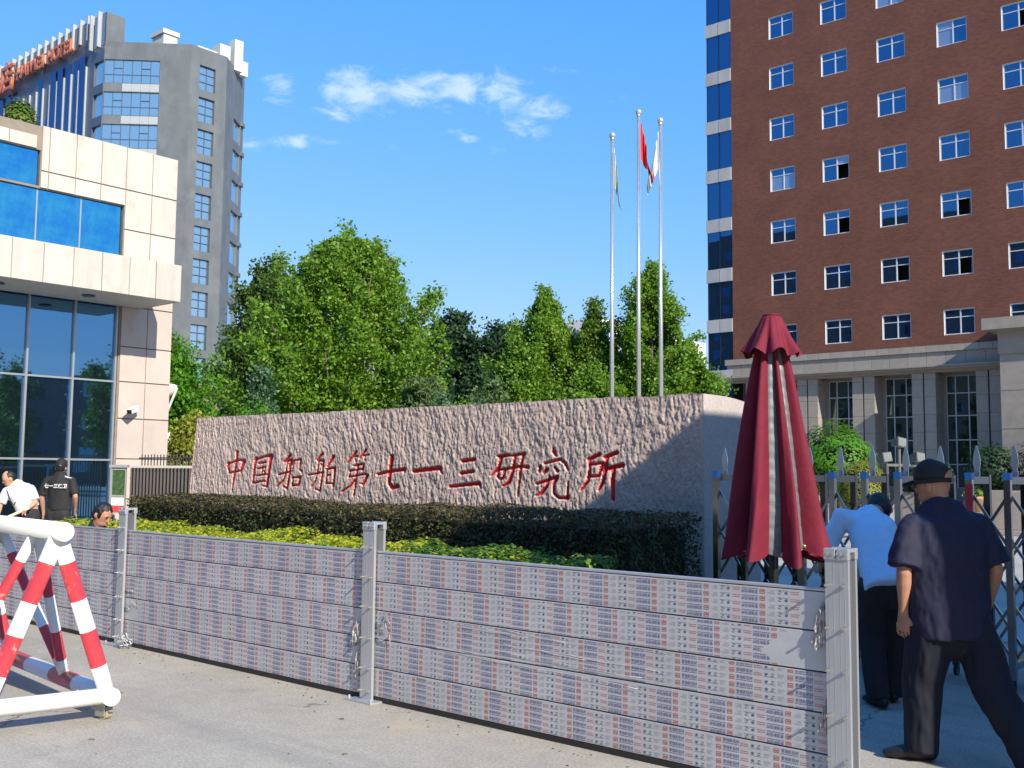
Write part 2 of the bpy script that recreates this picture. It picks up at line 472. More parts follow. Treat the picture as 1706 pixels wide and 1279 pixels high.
# ------------------------------------------------------------------ mesh helpers
class MB:
    def __init__(s):
        s.v, s.f, s.m = [], [], []

    def quad(s, a, b, c, d, mat=0):
        i = len(s.v); s.v += [tuple(a), tuple(b), tuple(c), tuple(d)]
        s.f.append((i, i + 1, i + 2, i + 3)); s.m.append(mat)

    def hexa(s, p, mat=0):                     # p: 8 points, 0-3 bottom ring, 4-7 top ring
        i = len(s.v); s.v += [tuple(q) for q in p]
        for f in ((3, 2, 1, 0), (4, 5, 6, 7), (0, 1, 5, 4), (1, 2, 6, 5), (2, 3, 7, 6), (3, 0, 4, 7)):
            s.f.append(tuple(i + k for k in f)); s.m.append(mat)

    def box(s, x0, x1, y0, y1, z0, z1, mat=0, F=None):
        F = F or (lambda a, b, c: (a, b, c))
        s.hexa([F(x0, y0, z0), F(x1, y0, z0), F(x1, y1, z0), F(x0, y1, z0),
                F(x0, y0, z1), F(x1, y0, z1), F(x1, y1, z1), F(x0, y1, z1)], mat)

    def rings(s, rr, mat=0, cap=True):
        n = len(rr[0]); i0 = len(s.v)
        for r in rr:
            s.v += [tuple(p) for p in r]
        for k in range(len(rr) - 1):
            mk = mat[k] if isinstance(mat, (list, tuple)) else mat
            for j in range(n):
                a = i0 + k * n + j; b = i0 + k * n + (j + 1) % n
                s.f.append((a, b, b + n, a + n)); s.m.append(mk)
        if cap:
            m0 = mat[0] if isinstance(mat, (list, tuple)) else mat
            m1 = mat[-1] if isinstance(mat, (list, tuple)) else mat
            s.f.append(tuple(i0 + j for j in reversed(range(n)))); s.m.append(m0)
            e = i0 + (len(rr) - 1) * n
            s.f.append(tuple(e + j for j in range(n))); s.m.append(m1)

    def tube(s, p0, p1, r0, r1=None, seg=10, mat=0, cap=True, ts=None):
        p0, p1 = Vector(p0), Vector(p1)
        r1 = r0 if r1 is None else r1
        d = (p1 - p0).normalized()
        a = d.orthogonal().normalized(); b = d.cross(a)
        rr = []
        for t in (ts or (0, 1)):
            c = p0.lerp(p1, t); r = r0 + (r1 - r0) * t
            rr.append([c + (a * math.cos(q) + b * math.sin(q)) * r for q in [2 * PI * k / seg for k in range(seg)]])
        s.rings(rr, mat, cap)

    def path(s, pts, rad, seg=8, mat=0, cap=True):
        """swept tube along pts; rad: number or list"""
        pts = [Vector(p) for p in pts]
        rr = []; a = None
        for i, p in enumerate(pts):
            d = (pts[min(i + 1, len(pts) - 1)] - pts[max(i - 1, 0)]).normalized()
            a = d.orthogonal().normalized() if a is None else (a - d * a.dot(d)).normalized()
            b = d.cross(a); r = rad[i] if isinstance(rad, (list, tuple)) else rad
            rr.append([p + (a * math.cos(q) + b * math.sin(q)) * r for q in [2 * PI * k / seg for k in range(seg)]])
        s.rings(rr, mat, cap)

    def limb(s, pts, ref=(1, 0, 0), seg=16, mat=0, flat=False):
        """pts: (point, half width along ref, half depth); rounded ends"""
        P = [(Vector(p), a, b) for p, a, b in pts]
        out = []
        for i, (p, ra, rb) in enumerate(P):
            d = (P[min(i + 1, len(P) - 1)][0] - P[max(i - 1, 0)][0]).normalized()
            ax = Vector(ref); ax = (ax - d * ax.dot(d))
            ax = ax.normalized() if ax.length > 1e-4 else d.orthogonal().normalized()
            by = d.cross(ax)
            ring = lambda c, k: [c + ax * (ra * k * math.cos(q)) + by * (rb * k * math.sin(q)) for q in [2 * PI * j / seg for j in range(seg)]]
            rm = min(ra, rb)
            if i == 0:
                out.append(ring(p - d * rm * .9, .35)); out.append(ring(p - d * rm * .55, .8))
            out.append(ring(p, 1))
            if i == len(P) - 1 and not flat:
                out.append(ring(p + d * rm * .55, .8)); out.append(ring(p + d * rm * .9, .35))
        s.rings(out, mat)

    def ball(s, c, rx, ry, rz, seg=16, rn=10, mat=0, R=None):
        c = Vector(c); rr = []
        for k in range(rn + 1):
            t = -PI / 2 + PI * (k + .02) / (rn + .04) if False else -PI / 2 + PI * min(max(k / rn, .02), .98)
            ring = []
            for j in range(seg):
                q = 2 * PI * j / seg
                v = Vector((rx * math.cos(t) * math.cos(q), ry * math.cos(t) * math.sin(q), rz * math.sin(t)))
                ring.append(c + (R @ v if R is not None else v))
            rr.append(ring)
        s.rings(rr, mat)

    def grid(s, fn, nu, nv, mat=0, closed_u=False):
        i0 = len(s.v)
        for j in range(nv + 1):
            for i in range(nu + (0 if closed_u else 1)):
                s.v.append(tuple(fn(i / nu, j / nv)))
        w = nu + (0 if closed_u else 1)
        for j in range(nv):
            for i in range(nu):
                a = i0 + j * w + i; b = i0 + j * w + (i + 1) % w
                s.f.append((a, b, b + w, a + w)); s.m.append(mat)

    def mesh(s, name, mats, origin=(0, 0, 0), smooth=False):
        me = bpy.data.meshes.new(name)
        o = Vector(origin)
        vv = [(x - o.x, y - o.y, z - o.z) for x, y, z in s.v]
        me.from_pydata(vv, [], s.f)
        for m in (mats if isinstance(mats, (list, tuple)) else [mats]):
            me.materials.append(m)
        me.polygons.foreach_set('material_index', s.m)
        if smooth:
            me.polygons.foreach_set('use_smooth', [True] * len(s.f))
        me.update()
        return me


def link(name, data, parent=None, loc=None, rotz=0.0):
    o = bpy.data.objects.new(name, data)
    C.objects.link(o)
    if parent is not None:
        o.parent = parent
    if loc is not None:
        o.location = loc
    if rotz:
        o.rotation_euler = (0, 0, rotz)
    return o


def wloc(o):
    v = Vector((0, 0, 0))
    while o is not None:
        v += o.location; o = o.parent
    return v


def put(name, mb, mats, parent=None, smooth=False, local=False, bevel=0, loc=None, rotz=0.0):
    """link a mesh; world coordinates unless local"""
    org = (0, 0, 0)
    if not local:
        org = wloc(parent) if parent is not None else (loc or (0, 0, 0))
    me = mb.mesh(name, mats, org, smooth)
    o = link(name, me, parent, None if (parent is not None and not local and loc is None) else loc, rotz)
    if bevel:
        b = o.modifiers.new('bevel', 'BEVEL'); b.width = bevel; b.segments = 2; b.limit_method = 'ANGLE'
    if smooth == 'auto':
        pass
    return o


def tag(o, label, cat, group=None):
    o['label'] = label; o['category'] = cat
    if group:
        o['group'] = group
    return o


def thing(name, label, cat, loc=(0, 0, 0), rotz=0.0, group=None):
    return tag(link(name, None, None, loc, rotz), label, cat, group)


def structure(o):
    o['kind'] = 'structure'
    return o


def dup(src, parent, loc=None, rotz=None, name=None):
    o = src.copy(); C.objects.link(o); o.parent = parent
    if loc is not None:
        o.location = loc
    if rotz is not None:
        o.rotation_euler = (0, 0, rotz)
    return o


def dup_tree(src, parent=None, loc=None, rotz=None, label=None):
    o = dup(src, parent, loc, rotz)
    if label:
        o['label'] = label
    for ch in list(src.children):
        dup_tree(ch, o)
    return o


def fast_mesh(name, V, Fq, mats, mi=None, smooth=False):
    me = bpy.data.meshes.new(name)
    n, q = len(V), len(Fq)
    me.vertices.add(n); me.vertices.foreach_set('co', np.asarray(V, dtype=np.float32).ravel())
    me.loops.add(q * 4); me.loops.foreach_set('vertex_index', np.asarray(Fq, dtype=np.int32).ravel())
    me.polygons.add(q); me.polygons.foreach_set('loop_start', np.arange(0, q * 4, 4, dtype=np.int32))
    for m in (mats if isinstance(mats, (list, tuple)) else [mats]):
        me.materials.append(m)
    if mi is not None:
        me.polygons.foreach_set('material_index', np.asarray(mi, dtype=np.int32))
    if smooth:
        me.polygons.foreach_set('use_smooth', np.ones(q, dtype=bool))
    me.update(calc_edges=True)
    return me


def leaves(name, P, size, mats, parent, seed=1, up=.35, mi=None, N=None, aspect=.62):
    """one rhombic leaf per point"""
    rs = np.random.default_rng(seed)
    P = np.asarray(P, dtype=np.float64); n = len(P)
    nrm = rs.normal(size=(n, 3))
    nrm /= np.linalg.norm(nrm, axis=1)[:, None]
    if N is not None:
        nrm = nrm * .8 + N
    nrm[:, 2] += up
    nrm /= np.linalg.norm(nrm, axis=1)[:, None]
    t = rs.normal(size=(n, 3)); t[:, 2] -= .25
    t -= nrm * (t * nrm).sum(1)[:, None]; t /= np.linalg.norm(t, axis=1)[:, None]
    b = np.cross(nrm, t)
    L = (size * rs.uniform(.65, 1.3, n))[:, None]
    W = L * aspect
    fold = nrm * L * rs.uniform(-.18, .18, n)[:, None]
    V = np.empty((n, 4, 3))
    V[:, 0] = P - t * L * .5
    V[:, 1] = P + b * W * .5 + fold
    V[:, 2] = P + t * L * .5
    V[:, 3] = P - b * W * .5 + fold
    org = np.array(wloc(parent)) if parent is not None else 0
    me = fast_mesh(name, (V - org).reshape(-1, 3), np.arange(n * 4).reshape(-1, 4), mats, mi)
    return link(name, me, parent)


def remesh(mb, voxel, name, mats, parent, smooth=3, fold=0, fscale=9.0, seed=0, squash=(1, 1, .55)):
    """fuse overlapping volumes into one continuous skin"""
    me = mb.mesh(name + '_tmp', [], (0, 0, 0))
    o = bpy.data.objects.new(name + '_tmp', me); C.objects.link(o)
    r = o.modifiers.new('r', 'REMESH'); r.mode = 'VOXEL'; r.voxel_size = voxel; r.use_smooth_shade = True
    if smooth:
        sm = o.modifiers.new('s', 'SMOOTH'); sm.factor = .5; sm.iterations = smooth
    dg = bpy.context.evaluated_depsgraph_get()
    dg.update()
    out = bpy.data.meshes.new_from_object(o.evaluated_get(dg))
    bpy.data.objects.remove(o); bpy.data.meshes.remove(me)
    out.name = name
    out.materials.clear()
    for m in (mats if isinstance(mats, (list, tuple)) else [mats]):
        out.materials.append(m)
    if fold:
        nv = len(out.vertices)
        for v in out.vertices:
            q = Vector((v.co.x * squash[0], v.co.y * squash[1], v.co.z * squash[2])) * fscale + Vector((seed * 3.1, 0, 0))
            d = mnoise.noise(q) + .5 * mnoise.noise(q * 2.3) + .28 * mnoise.noise(q * 4.9)
            d = math.copysign(abs(d) ** .8, d)
            v.co += v.normal * d * fold
    out.polygons.foreach_set('use_smooth', [True] * len(out.polygons))
    out.update()
    return link(name, out, parent)


def text_mesh(body, size=1.0, extrude=0.0, res=2, mat=None, align='LEFT', offset=0.0):
    cu = bpy.data.curves.new('txt', 'FONT')
    cu.body = body; cu.size = size; cu.extrude = extrude; cu.resolution_u = res; cu.align_x = align
    cu.offset = offset
    o = bpy.data.objects.new('txt', cu); C.objects.link(o)
    dg = bpy.context.evaluated_depsgraph_get(); dg.update()
    me = bpy.data.meshes.new_from_object(o.evaluated_get(dg))
    bpy.data.objects.remove(o)
    if mat:
        me.materials.clear(); me.materials.append(mat)
    return me


class Wall:
    """frame of a straight wall from p to q: u along, w outward, z up"""
    def __init__(s, p, q):
        s.p = Vector((p[0], p[1], 0)); d = Vector((q[0] - p[0], q[1] - p[1], 0))
        s.L = d.length; s.d = d.normalized(); s.n = Vector((s.d.y, -s.d.x, 0))
        s.rot = math.atan2(s.d.y, s.d.x)

    def F(s, u, w, z):
        v = s.p + s.d * u + s.n * w
        return (v.x, v.y, z)

    def box(s, mb, u0, u1, w0, w1, z0, z1, mat=0):
        mb.box(u0, u1, -w1, -w0, z0, z1, mat, lambda a, b, c: s.F(a, -b, c))

    def wall(s, mb, z0, z1, ops, reveal=.2, u0=0, u1=None, mat=0, matr=None, w=0.0):
        """front skin with openings (ua,ub,za,zb) and their reveals"""
        u1 = s.L if u1 is None else u1
        matr = mat if matr is None else matr
        us = sorted({u0, u1, *[o[0] for o in ops], *[o[1] for o in ops]})
        zs = sorted({z0, z1, *[o[2] for o in ops], *[o[3] for o in ops]})
        us = [u for u in us if u0 <= u <= u1]; zs = [z for z in zs if z0 <= z <= z1]
        for a, b in zip(us[:-1], us[1:]):
            col = [o for o in ops if o[0] <= (a + b) / 2 <= o[1]]
            run = None
            for c, d in zip(zs[:-1], zs[1:]):
                hole = any(o[2] <= (c + d) / 2 <= o[3] for o in col)
                if hole:
                    if run is not None:
                        mb.quad(s.F(a, w, run), s.F(b, w, run), s.F(b, w, c), s.F(a, w, c), mat); run = None
                elif run is None:
                    run = c
            if run is not None:
                mb.quad(s.F(a, w, run), s.F(b, w, run), s.F(b, w, zs[-1]), s.F(a, w, zs[-1]), mat)
        for (a, b, c, d) in ops:
            r = w - reveal
            mb.quad(s.F(a, w, c), s.F(a, r, c), s.F(b, r, c), s.F(b, w, c), matr)
            mb.quad(s.F(a, w, d), s.F(b, w, d), s.F(b, r, d), s.F(a, r, d), matr)
            mb.quad(s.F(a, w, c), s.F(a, w, d), s.F(a, r, d), s.F(a, r, c), matr)
            mb.quad(s.F(b, w, c), s.F(b, r, c), s.F(b, r, d), s.F(b, w, d), matr)


# ------------------------------------------------------------------ numpy value noise
def vnoise(x, y, seed):
    rs = np.random.default_rng(seed)
    T = rs.random((256, 256))
    xi = np.floor(x).astype(int); yi = np.floor(y).astype(int)
    fx = x - xi; fy = y - yi
    fx = fx * fx * (3 - 2 * fx); fy = fy * fy * (3 - 2 * fy)
    a = T[xi % 256, yi % 256]; b = T[(xi + 1) % 256, yi % 256]
    c = T[xi % 256, (yi + 1) % 256]; d = T[(xi + 1) % 256, (yi + 1) % 256]
    return (a * (1 - fx) + b * fx) * (1 - fy) + (c * (1 - fx) + d * fx) * fy

BOOTH_X, BOOTH_Y, BOOTH_H = 1.0, 5.07, 6.34     # flat roofed booth out of view to the right, whose edge shades the entrance

# ------------------------------------------------------------------ ground
def sheet(name, x0, x1, y0, y1, z, mat):
    b = MB(); b.quad((x0, y0, z), (x1, y0, z), (x1, y1, z), (x0, y1, z))
    return structure(put(name, b, M[mat]))


sheet('ground', -1200, 1200, -1200, 1600, -.012, 'asphalt')
sheet('road', -60, 60, -26, 10.6, 0, 'asphalt')
sheet('pavement', -34, 3, 10.62, 46, .004, 'concrete')
sheet('path', -33, 3, 50, 61.5, .004, 'concrete')
sheet('lawn', -34, -21.6, 24, 44, .05, 'lawn')
b = MB()
b.box(-34, -21.5, 23.85, 24, 0, .14); b.box(-21.6, -21.45, 24, 44, 0, .14)
for i in range(22):
    b.box(-33 + i * 1.6, -31.42 + i * 1.6, 49.8, 50, 0, .13)
structure(put('kerb', b, M['kerb']))
b = MB()
b.quad((-13.6, 6.0, .05), (-4.5, 6.0, .05), (-4.5, 10.3, .05), (-13.6, 10.3, .05))
structure(put('planting_bed', b, M['soil']))
b = MB()
for (x0, x1, y0, y1) in ((-13.7, -4.4, 5.9, 6.0), (-4.5, -4.4, 6.0, 9.0), (-13.7, -13.6, 6.0, 9.0)):
    b.box(x0, x1, y0, y1, 0, .14)
structure(put('bed_kerb', b, M['kerb'], bevel=.01))

# painted crossing bars on the drive inside the gate
b = MB()
for i in range(7):
    x = -13.5 + i * .95
    b.quad((x, 33, .008), (x + .5, 33, .008), (x + .5, 37, .008), (x, 37, .008))
structure(put('road_markings', b, M['white_print']))


def pane_obj(W, parent, u0, u1, z0, z1, w, mat, cache={}, name='pane', tilt=0.0):
    """one sheet of glass, 12 mm thick, sharing data between alike panes"""
    key = (round(u1 - u0, 3), round(z1 - z0, 3), mat, name)
    if key not in cache:
        q = MB(); q.box(0, u1 - u0, -.006, .006, 0, z1 - z0)
        cache[key] = q.mesh(name, M[mat])
    o = link(name, cache[key], parent)
    o.location = Vector(W.F(u0, w, z0)) - wloc(parent)
    o.rotation_euler = (rnd.uniform(-.006, .006) + tilt * 0, 0, W.rot + rnd.uniform(-.006, .006) + tilt)
    return o


# ------------------------------------------------------------------ brown brick office block (right)
office = thing('brick_office', 'tall brown brick office block with white framed windows over a stone arcade', 'building', (-20, 63, 0))
W = Wall((-34.9, 63), (-2, 63))
cols = [-32 + 3.69 * k for k in range(8)]
ops = []
for k, x in enumerate(cols):
    for r in range(9):
        ops.append((x + 34.9, x + 34.9 + 1.75, 9.90 + 3.51 * r, 11.42 + 3.51 * r))
b = MB()
W.wall(b, 9.33, 43, ops, .2, matr=1)
b.box(-34.9, -2, 64.75, 80, 0, 43, 0)
b.quad((-34.9, 63, 43), (-2, 63, 43), (-2, 64, 43), (-34.9, 64, 43))
b.quad((-34.9, 63, 9.33), (-34.9, 63.9, 9.33), (-34.9, 63.9, 43), (-34.9, 63, 43))
put('brick_wall', b, [M['brick'], M['white_frame']], office)
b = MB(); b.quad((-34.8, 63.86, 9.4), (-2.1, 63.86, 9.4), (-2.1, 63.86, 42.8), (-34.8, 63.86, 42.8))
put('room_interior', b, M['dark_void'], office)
# window prototype in wall axes (x along, -y out)
ww, wh, tz, mx_ = 1.75, 1.52, 1.03, .93
b = MB()
for (a, c, d, e) in ((0, .06, 0, wh), (ww - .06, ww, 0, wh), (.06, ww - .06, 0, .06), (.06, ww - .06, wh - .06, wh),
                     (mx_ - .035, mx_ + .035, .06, wh - .06)):
    b.box(a, c, -.04, .03, d, e)
for (a, c) in ((.06, mx_ - .035), (mx_ + .035, ww - .06)):
    b.box(a, c, -.035, .025, tz - .025, tz + .025)
wframe = b.mesh('window', M['white_frame'])
b = MB()
for (a, c, d, e) in ((0, .04, 0, .95), (.68, .72, 0, .95), (.04, .68, 0, .04), (.04, .68, .91, .95)):
    b.box(a, c, -.02, .02, d, e)
sash_me = b.mesh('open_sash', M['white_frame'])
open_right = {(1, 3), (1, 2), (3, 2), (3, 1), (2, 1), (4, 5)}
for k, x in enumerate(cols):
    for r in range(9):
        z0 = 9.90 + 3.51 * r
        fo = link('window', wframe, office)
        fo.location = Vector((x, 63.12, z0)) - wloc(office)
        u = x + 34.9
        for (a, c, d, e) in ((.06, mx_ - .035, .06, tz - .025), (mx_ + .035, ww - .06, .06, tz - .025),
                             (.06, mx_ - .035, tz + .025, wh - .06), (mx_ + .035, ww - .06, tz + .025, wh - .06)):
            if (k, r) in open_right and a > .5 and d < .5:
                so = link('open_sash', sash_me, fo); so.location = (ww - .07, .03, .07); so.rotation_euler = (0, 0, math.radians(112))
                continue
            po = pane_obj(W, fo, u + a, u + c, z0 + d, z0 + e, -.125, 'glass_pale' if ((k, r) in ((0, 3), (3, 4), (2, 6)) and d < .5) or (k * 7 + r * 5 + int(a > .5)) % 23 == 0 else 'glass_win')
# corner strip of curtain wall with pale spandrels
W2 = Wall((-36.86, 63), (-34.9, 63))
b = MB()
b.box(-36.8, -34.9, 63.12, 80, 0, 43)
for r in range(-2, 10):
    z0 = 11.27 + 3.51 * r
    b.box(-36.83, -36.77, 63.02, 63.12, z0 + .9, z0 + 3.51); b.box(-35.89, -35.85, 63.0, 63.12, z0 + .9, z0 + 3.51)
put('corner_frame', b, M['dark_metal'], office)
sp = {}
for r in range(-2, 10):
    z0 = 11.27 + 3.51 * r
    for (u0, u1) in ((.0, .96), (1.0, 1.94)):
        q = MB(); W2.box(q, u0 - (.03 if u0 < .5 else 0), u1, -.1, .07, z0, z0 + .9)
        put('spandrel_panel', q, M['spandrel'], office)
        pane_obj(W2, office, u0 + .04, u1 - .01, z0 + .91, z0 + 3.5, -.05, 'glass_curtain', name='curtain_pane')
# stone base: courses of blocks, ledge, piers, tall windows
b = MB()
b.box(-35.2, -2, 63.35, 63.6, 7.9, 9.3, 1)
W.box(b, -.5, 32.9, .0, .55, 8.02, 8.12); W.box(b, -.45, 32.9, 0, .42, 7.9, 8.015)
b.box(-35.3, -2, 62.99, 63.34, 7.72, 7.9)
put('stone_ledge', b, [M['base_stone'], M['base_stone_dark']], office)
q = MB(); q.box(0, .735, -.16, .1, 0, .38); cop_me = q.mesh('coping_stone', M['base_stone'])
q = MB(); q.box(0, 1.1, -.06, .1, 0, .815); frz_me = q.mesh('frieze_panel', M['base_stone'])
for i in range(44):
    o = link('coping_stone', cop_me, office); o.location = Vector((-35.45 + .75 * i, 63, 8.945 + rnd.uniform(-.003, .003))) - wloc(office)
for i in range(30):
    o = link('frieze_panel', frz_me, office); o.location = Vector((-35.35 + 1.115 * i, 63, 8.125)) - wloc(office)
pier_h = [0, 1.05, 2.1, 3.15, 4.2, 5.25, 6.3, 7.35, 7.72]
pm_ = []
for a, c in zip(pier_h[:-1], pier_h[1:]):
    q = MB(); q.box(0, .655, 0, 1.28, 0, c - a - .014); pm_.append(q.mesh('pier_block', M['base_stone']))
for k in range(-2, 5):
    x0 = -26.6 + 3.69 * k
    g = MB(); g.box(x0 + .655, x0 + .745, 63.3, 64.28, 0, 7.72)
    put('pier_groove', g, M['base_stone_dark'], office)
    for dx in (0, .745):
        for i, a in enumerate(pier_h[:-1]):
            o = link('pier_block', pm_[i], office); o.location = Vector((x0 + dx, 63.0, a)) - wloc(office)
W3 = Wall((-35.2, 64.3), (-2, 64.3))
b = MB(); ops = []
for k in range(-3, 5):
    u0 = -25.12 + 3.69 * k + 35.2
    ops.append((u0 + .1, u0 + 1.9, .9, 7.6))
ops = [o for o in ops if o[0] > 0]
W3.wall(b, 0, 7.9, ops, .15)
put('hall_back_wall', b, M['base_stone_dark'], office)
for (ua, ub, za, zb) in ops:
    f = MB()
    xs = [ua, ua + .52, ua + 1.28, ub]
    zs = [za, 2.3, 3.75, 5.2, 6.55, zb]
    for x in xs:
        W3.box(f, x - .03, x + .03, -.14, -.04, za, zb)
    for z in zs:
        W3.box(f, ua, ub, -.135, -.045, z - .03, z + .03)
    wf = put('tall_window', f, M['white_frame'], office)
    for x0, x1 in zip(xs[:-1], xs[1:]):
        for z0, z1 in zip(zs[:-1], zs[1:]):
            pane_obj(W3, wf, x0 + .03, x1 - .03, z0 + .03, z1 - .03, -.1, 'glass_hall')
# projecting entrance bay at the right edge
b = MB()
b.box(-17.2, -2, 60.6, 63, 0, 8.3); b.box(-17.25, -2, 60.5, 63.0, 8.3, 9.55, 0)
b.box(-17.5, -2, 60.2, 63.1, 9.55, 9.62); b.box(-17.9, -2, 59.9, 63.2, 9.62, 10.25)
for z in (2.1, 4.2, 6.3):
    b.box(-17.215, -2, 60.585, 62.9, z, z + .02, 1)
put('entrance_bay', b, [M['base_stone'], M['base_stone_dark']], office)

# ------------------------------------------------------------------ cream stone gatehouse (left)
gate_house = thing('gatehouse', 'cream stone gatehouse with blue upper windows and dark glass lobby front', 'building', (-22, 9, 0))
G = Wall((-19.9, 2.0), (-19.9, 11.87))          # u = Y - 2
b = MB()
ops = [(0, 6.93, 6.99, 7.70), (0, 8.69, 5.70, 6.95), (0, 8.69, .12, 4.95)]
G.wall(b, 0, 8.17, ops, .12, w=-.028)
b.box(-28, -20.4, 2, 11.84, 0, 7.85, 0)
b.quad((-20.4, 11.842, 0), (-19.93, 11.842, 0), (-19.93, 11.842, 8.17), (-20.4, 11.842, 8.17))
b.box(-20.4, -19.93, 9.0, 11.84, 7.85, 8.17); b.box(-20.4, -19.93, 2, 9.0, 7.85, 7.97)
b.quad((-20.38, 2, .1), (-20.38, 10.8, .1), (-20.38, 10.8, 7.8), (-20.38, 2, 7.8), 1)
put('gatehouse_wall', b, [M['joint'], M['dark_void']], gate_house)


def stone(W, parent, u0, u1, z0, z1, w0=-.026, w1=0.0, mat='cladding', name='stone_panel', gap=.0065):
    q = MB(); W.box(q, u0 + gap, u1 - gap, w0, w1 + rnd.uniform(-.002, .002), z0 + gap, z1 - gap)
    return put(name, q, M[mat], parent, bevel=.004)


ys = [2.0, 2.6, 3.13, 3.66, 4.19, 4.72, 5.25, 5.78, 6.31, 6.84]
for a, c in zip(ys[:-1], ys[1:]):
    stone(G, gate_house, a, c, 7.71, 7.97)
for a, c in ((6.94, 7.09), (7.09, 7.63), (7.63, 8.16), (8.16, 8.70), (8.70, 9.29), (9.29, 9.87)):
    stone(G, gate_house, a, c, 7.30, 8.19)
    if c < 8.75:
        stone(G, gate_house, a, c, 6.96, 7.29)
    else:
        stone(G, gate_house, a, c, 6.47, 7.29)
        stone(G, gate_house, a, c, 5.66, 6.46)
for z0, z1 in ((4.88, 5.64), (4.05, 4.87), (3.33, 4.04), (2.58, 3.32), (1.76, 2.57), (.95, 1.75), (.14, .94)):
    for a, c in ((8.72, 9.30), (9.30, 9.87)):
        stone(G, gate_house, a, c, z0, z1, mat='cladding_pink')
# canopy
cz0, cz1 = 4.85, 5.59
b = MB(); b.box(-19.88, -18.43, 2, 11.10, cz0 + .012, cz1)
canopy = put('canopy', b, M['cladding'], gate_house)
for y in (6.2, 7.9, 9.6):
    b = MB(); b.rings([[(-19.1 + r * math.cos(a), y + r * math.sin(a), cz0 + z) for a in [2 * PI * k / 18 for k in range(18)]] for r, z in ((.1, .05), (.1, -.004), (.125, -.004), (.125, -.014))])
    put('downlight', b, M['alu_dark'], canopy)
K = Wall((-18.4, 2.0), (-18.4, 11.14))
cj = [2.0, 2.52, 3.07, 3.62, 4.17, 4.73, 5.28, 5.83, 6.39, 6.94, 7.49, 8.04, 8.59, 9.14]
for a, c in zip(cj[:-1], cj[1:]):
    stone(K, gate_house, a, c, cz0, cz1, w0=-.03)
CE = Wall((-18.4, 11.14), (-19.9, 11.14))
for a, c in ((.03, .75), (.75, 1.48)):
    stone(CE, gate_house, a, c, cz0, cz1, w0=-.03)
# glazing
for (u0, u1) in ((.02, 1.65), (1.65, 2.53), (2.53, 3.41), (3.41, 4.29), (4.29, 5.17), (5.17, 6.05), (6.05, 6.92)):
    pane_obj(G, gate_house, u0, u1 - .02, 7.0, 7.69, -.1, 'glass_blue', name='upper_pane')
for (u0, u1) in ((.02, 1.65), (1.65, 2.53), (2.53, 3.41), (3.41, 4.29), (4.29, 5.17), (5.17, 6.05), (6.05, 6.93), (6.93, 7.81), (7.81, 8.68)):
    pane_obj(G, gate_house, u0, u1 - .025, 5.71, 6.93, -.1, 'glass_blue', name='upper_pane')
b = MB()
for u in (1.65, 2.53, 3.41, 4.29, 5.17, 6.05, 6.93, 7.81):
    G.box(b, u - .022, u + .008, -.13, -.085, 5.7, 6.95)
    if u < 6.9:
        G.box(b, u - .022, u + .008, -.13, -.085, 6.99, 7.7)
for z in (.14, 1.73, 3.32, 4.9):
    G.box(b, 0, 8.69, -.16, -.06, z - .018, z + .018)
for u in (1.55, 2.45, 3.24, 4.14, 5.05, 5.96, 6.87, 7.78, 8.66):
    G.box(b, u - .02, u + .02, -.17, -.05, .12, 4.95)
put('mullions', b, M['mullion'], gate_house)
us = [0, 1.55, 2.45, 3.24, 4.14, 5.05, 5.96, 6.87, 7.78, 8.66]
for a, c in zip(us[:-1], us[1:]):
    for z0, z1 in ((.16, 1.71), (1.75, 3.30), (3.34, 4.88)):
        pane_obj(G, gate_house, a + .02, c - .02, z0, z1, -.12, 'glass_gate', name='lobby_pane')

# CCTV on the pier
t = thing('security_camera', 'small white security camera on a bracket on the pink stone pier', 'camera', (-19.9, 10.99, 2.74))
b = MB(); b.box(-.0, .02, -.05, .05, -.05, .05); b.tube((.02, 0, 0), (.16, -.02, -.0), .016)
put('bracket', b, M['cctv_white'], t, local=True)
b = MB(); b.box(-.16, .14, -.055, .055, -.045, .05, 0); b.box(-.16, .2, -.065, .065, .05, .062, 0)
o = put('housing', b, M['cctv_white'], t, local=True, bevel=.008); o.location = (.2, -.05, .0); o.rotation_euler = (0, math.radians(16), math.radians(-58))
b = MB(); b.box(.142, .15, -.05, .05, -.04, .045)
o2 = put('lens_window', b, M['black_plastic'], o, local=True)

# ------------------------------------------------------------------ grey hotel
hotel = thing('hotel_tower', 'grey slate hotel tower with orange roof lettering and pale vertical fins', 'building', (-95, 55, 0))
HA = Wall((-128, 47.3), (-93.1, 47.3)); HB = Wall((-93.1, 47.3), (-87.3, 53)); HC = Wall((-87.3, 53), (-87.3, 57.0)); HD = Wall((-87.3, 57.0), (-91.6, 62.0))
b = MB()
top = 42.3
fl = [38.25 - 3.16 * i for i in range(10)]
bops = [(0.05, 5.25, z, z + 2.3) for z in fl]
HB.wall(b, 9.6, top, bops, .35)
aops = [(HA.L - 1.9, HA.L - .05, z, z + 2.3) for z in fl]
HA.wall(b, 9.6, top + 2.9, aops, .35, mat=1)
cops = [(1.0, 2.75, z - .05, z + 2.35) for z in fl]
HC.wall(b, 9.6, top, cops, .4)
dops = [(3.0, 5.6, z - .1, z + 2.1) for z in fl[1:]]
HD.wall(b, 9.6, top, dops, .3)
HC_in = Wall((-88.2, 53), (-88.2, 57))
for WW, e in ((HA, 2.9), (HB, 0), (HC, 0), (HD, 0)):
    pass
b.hexa([(-128, 48.2, 0), (-94, 48.2, 0), (-88.3, 53.6, 0), (-92.4, 62, 0), (-128, 48.2, top - .2), (-94, 48.2, top - .2), (-88.3, 53.6, top - .2), (-92.4, 62, top - .2)], 2)
b.quad((-91.6, 62, 0), (-128, 62, 0), (-128, 62, top), (-91.6, 62, top), 0)
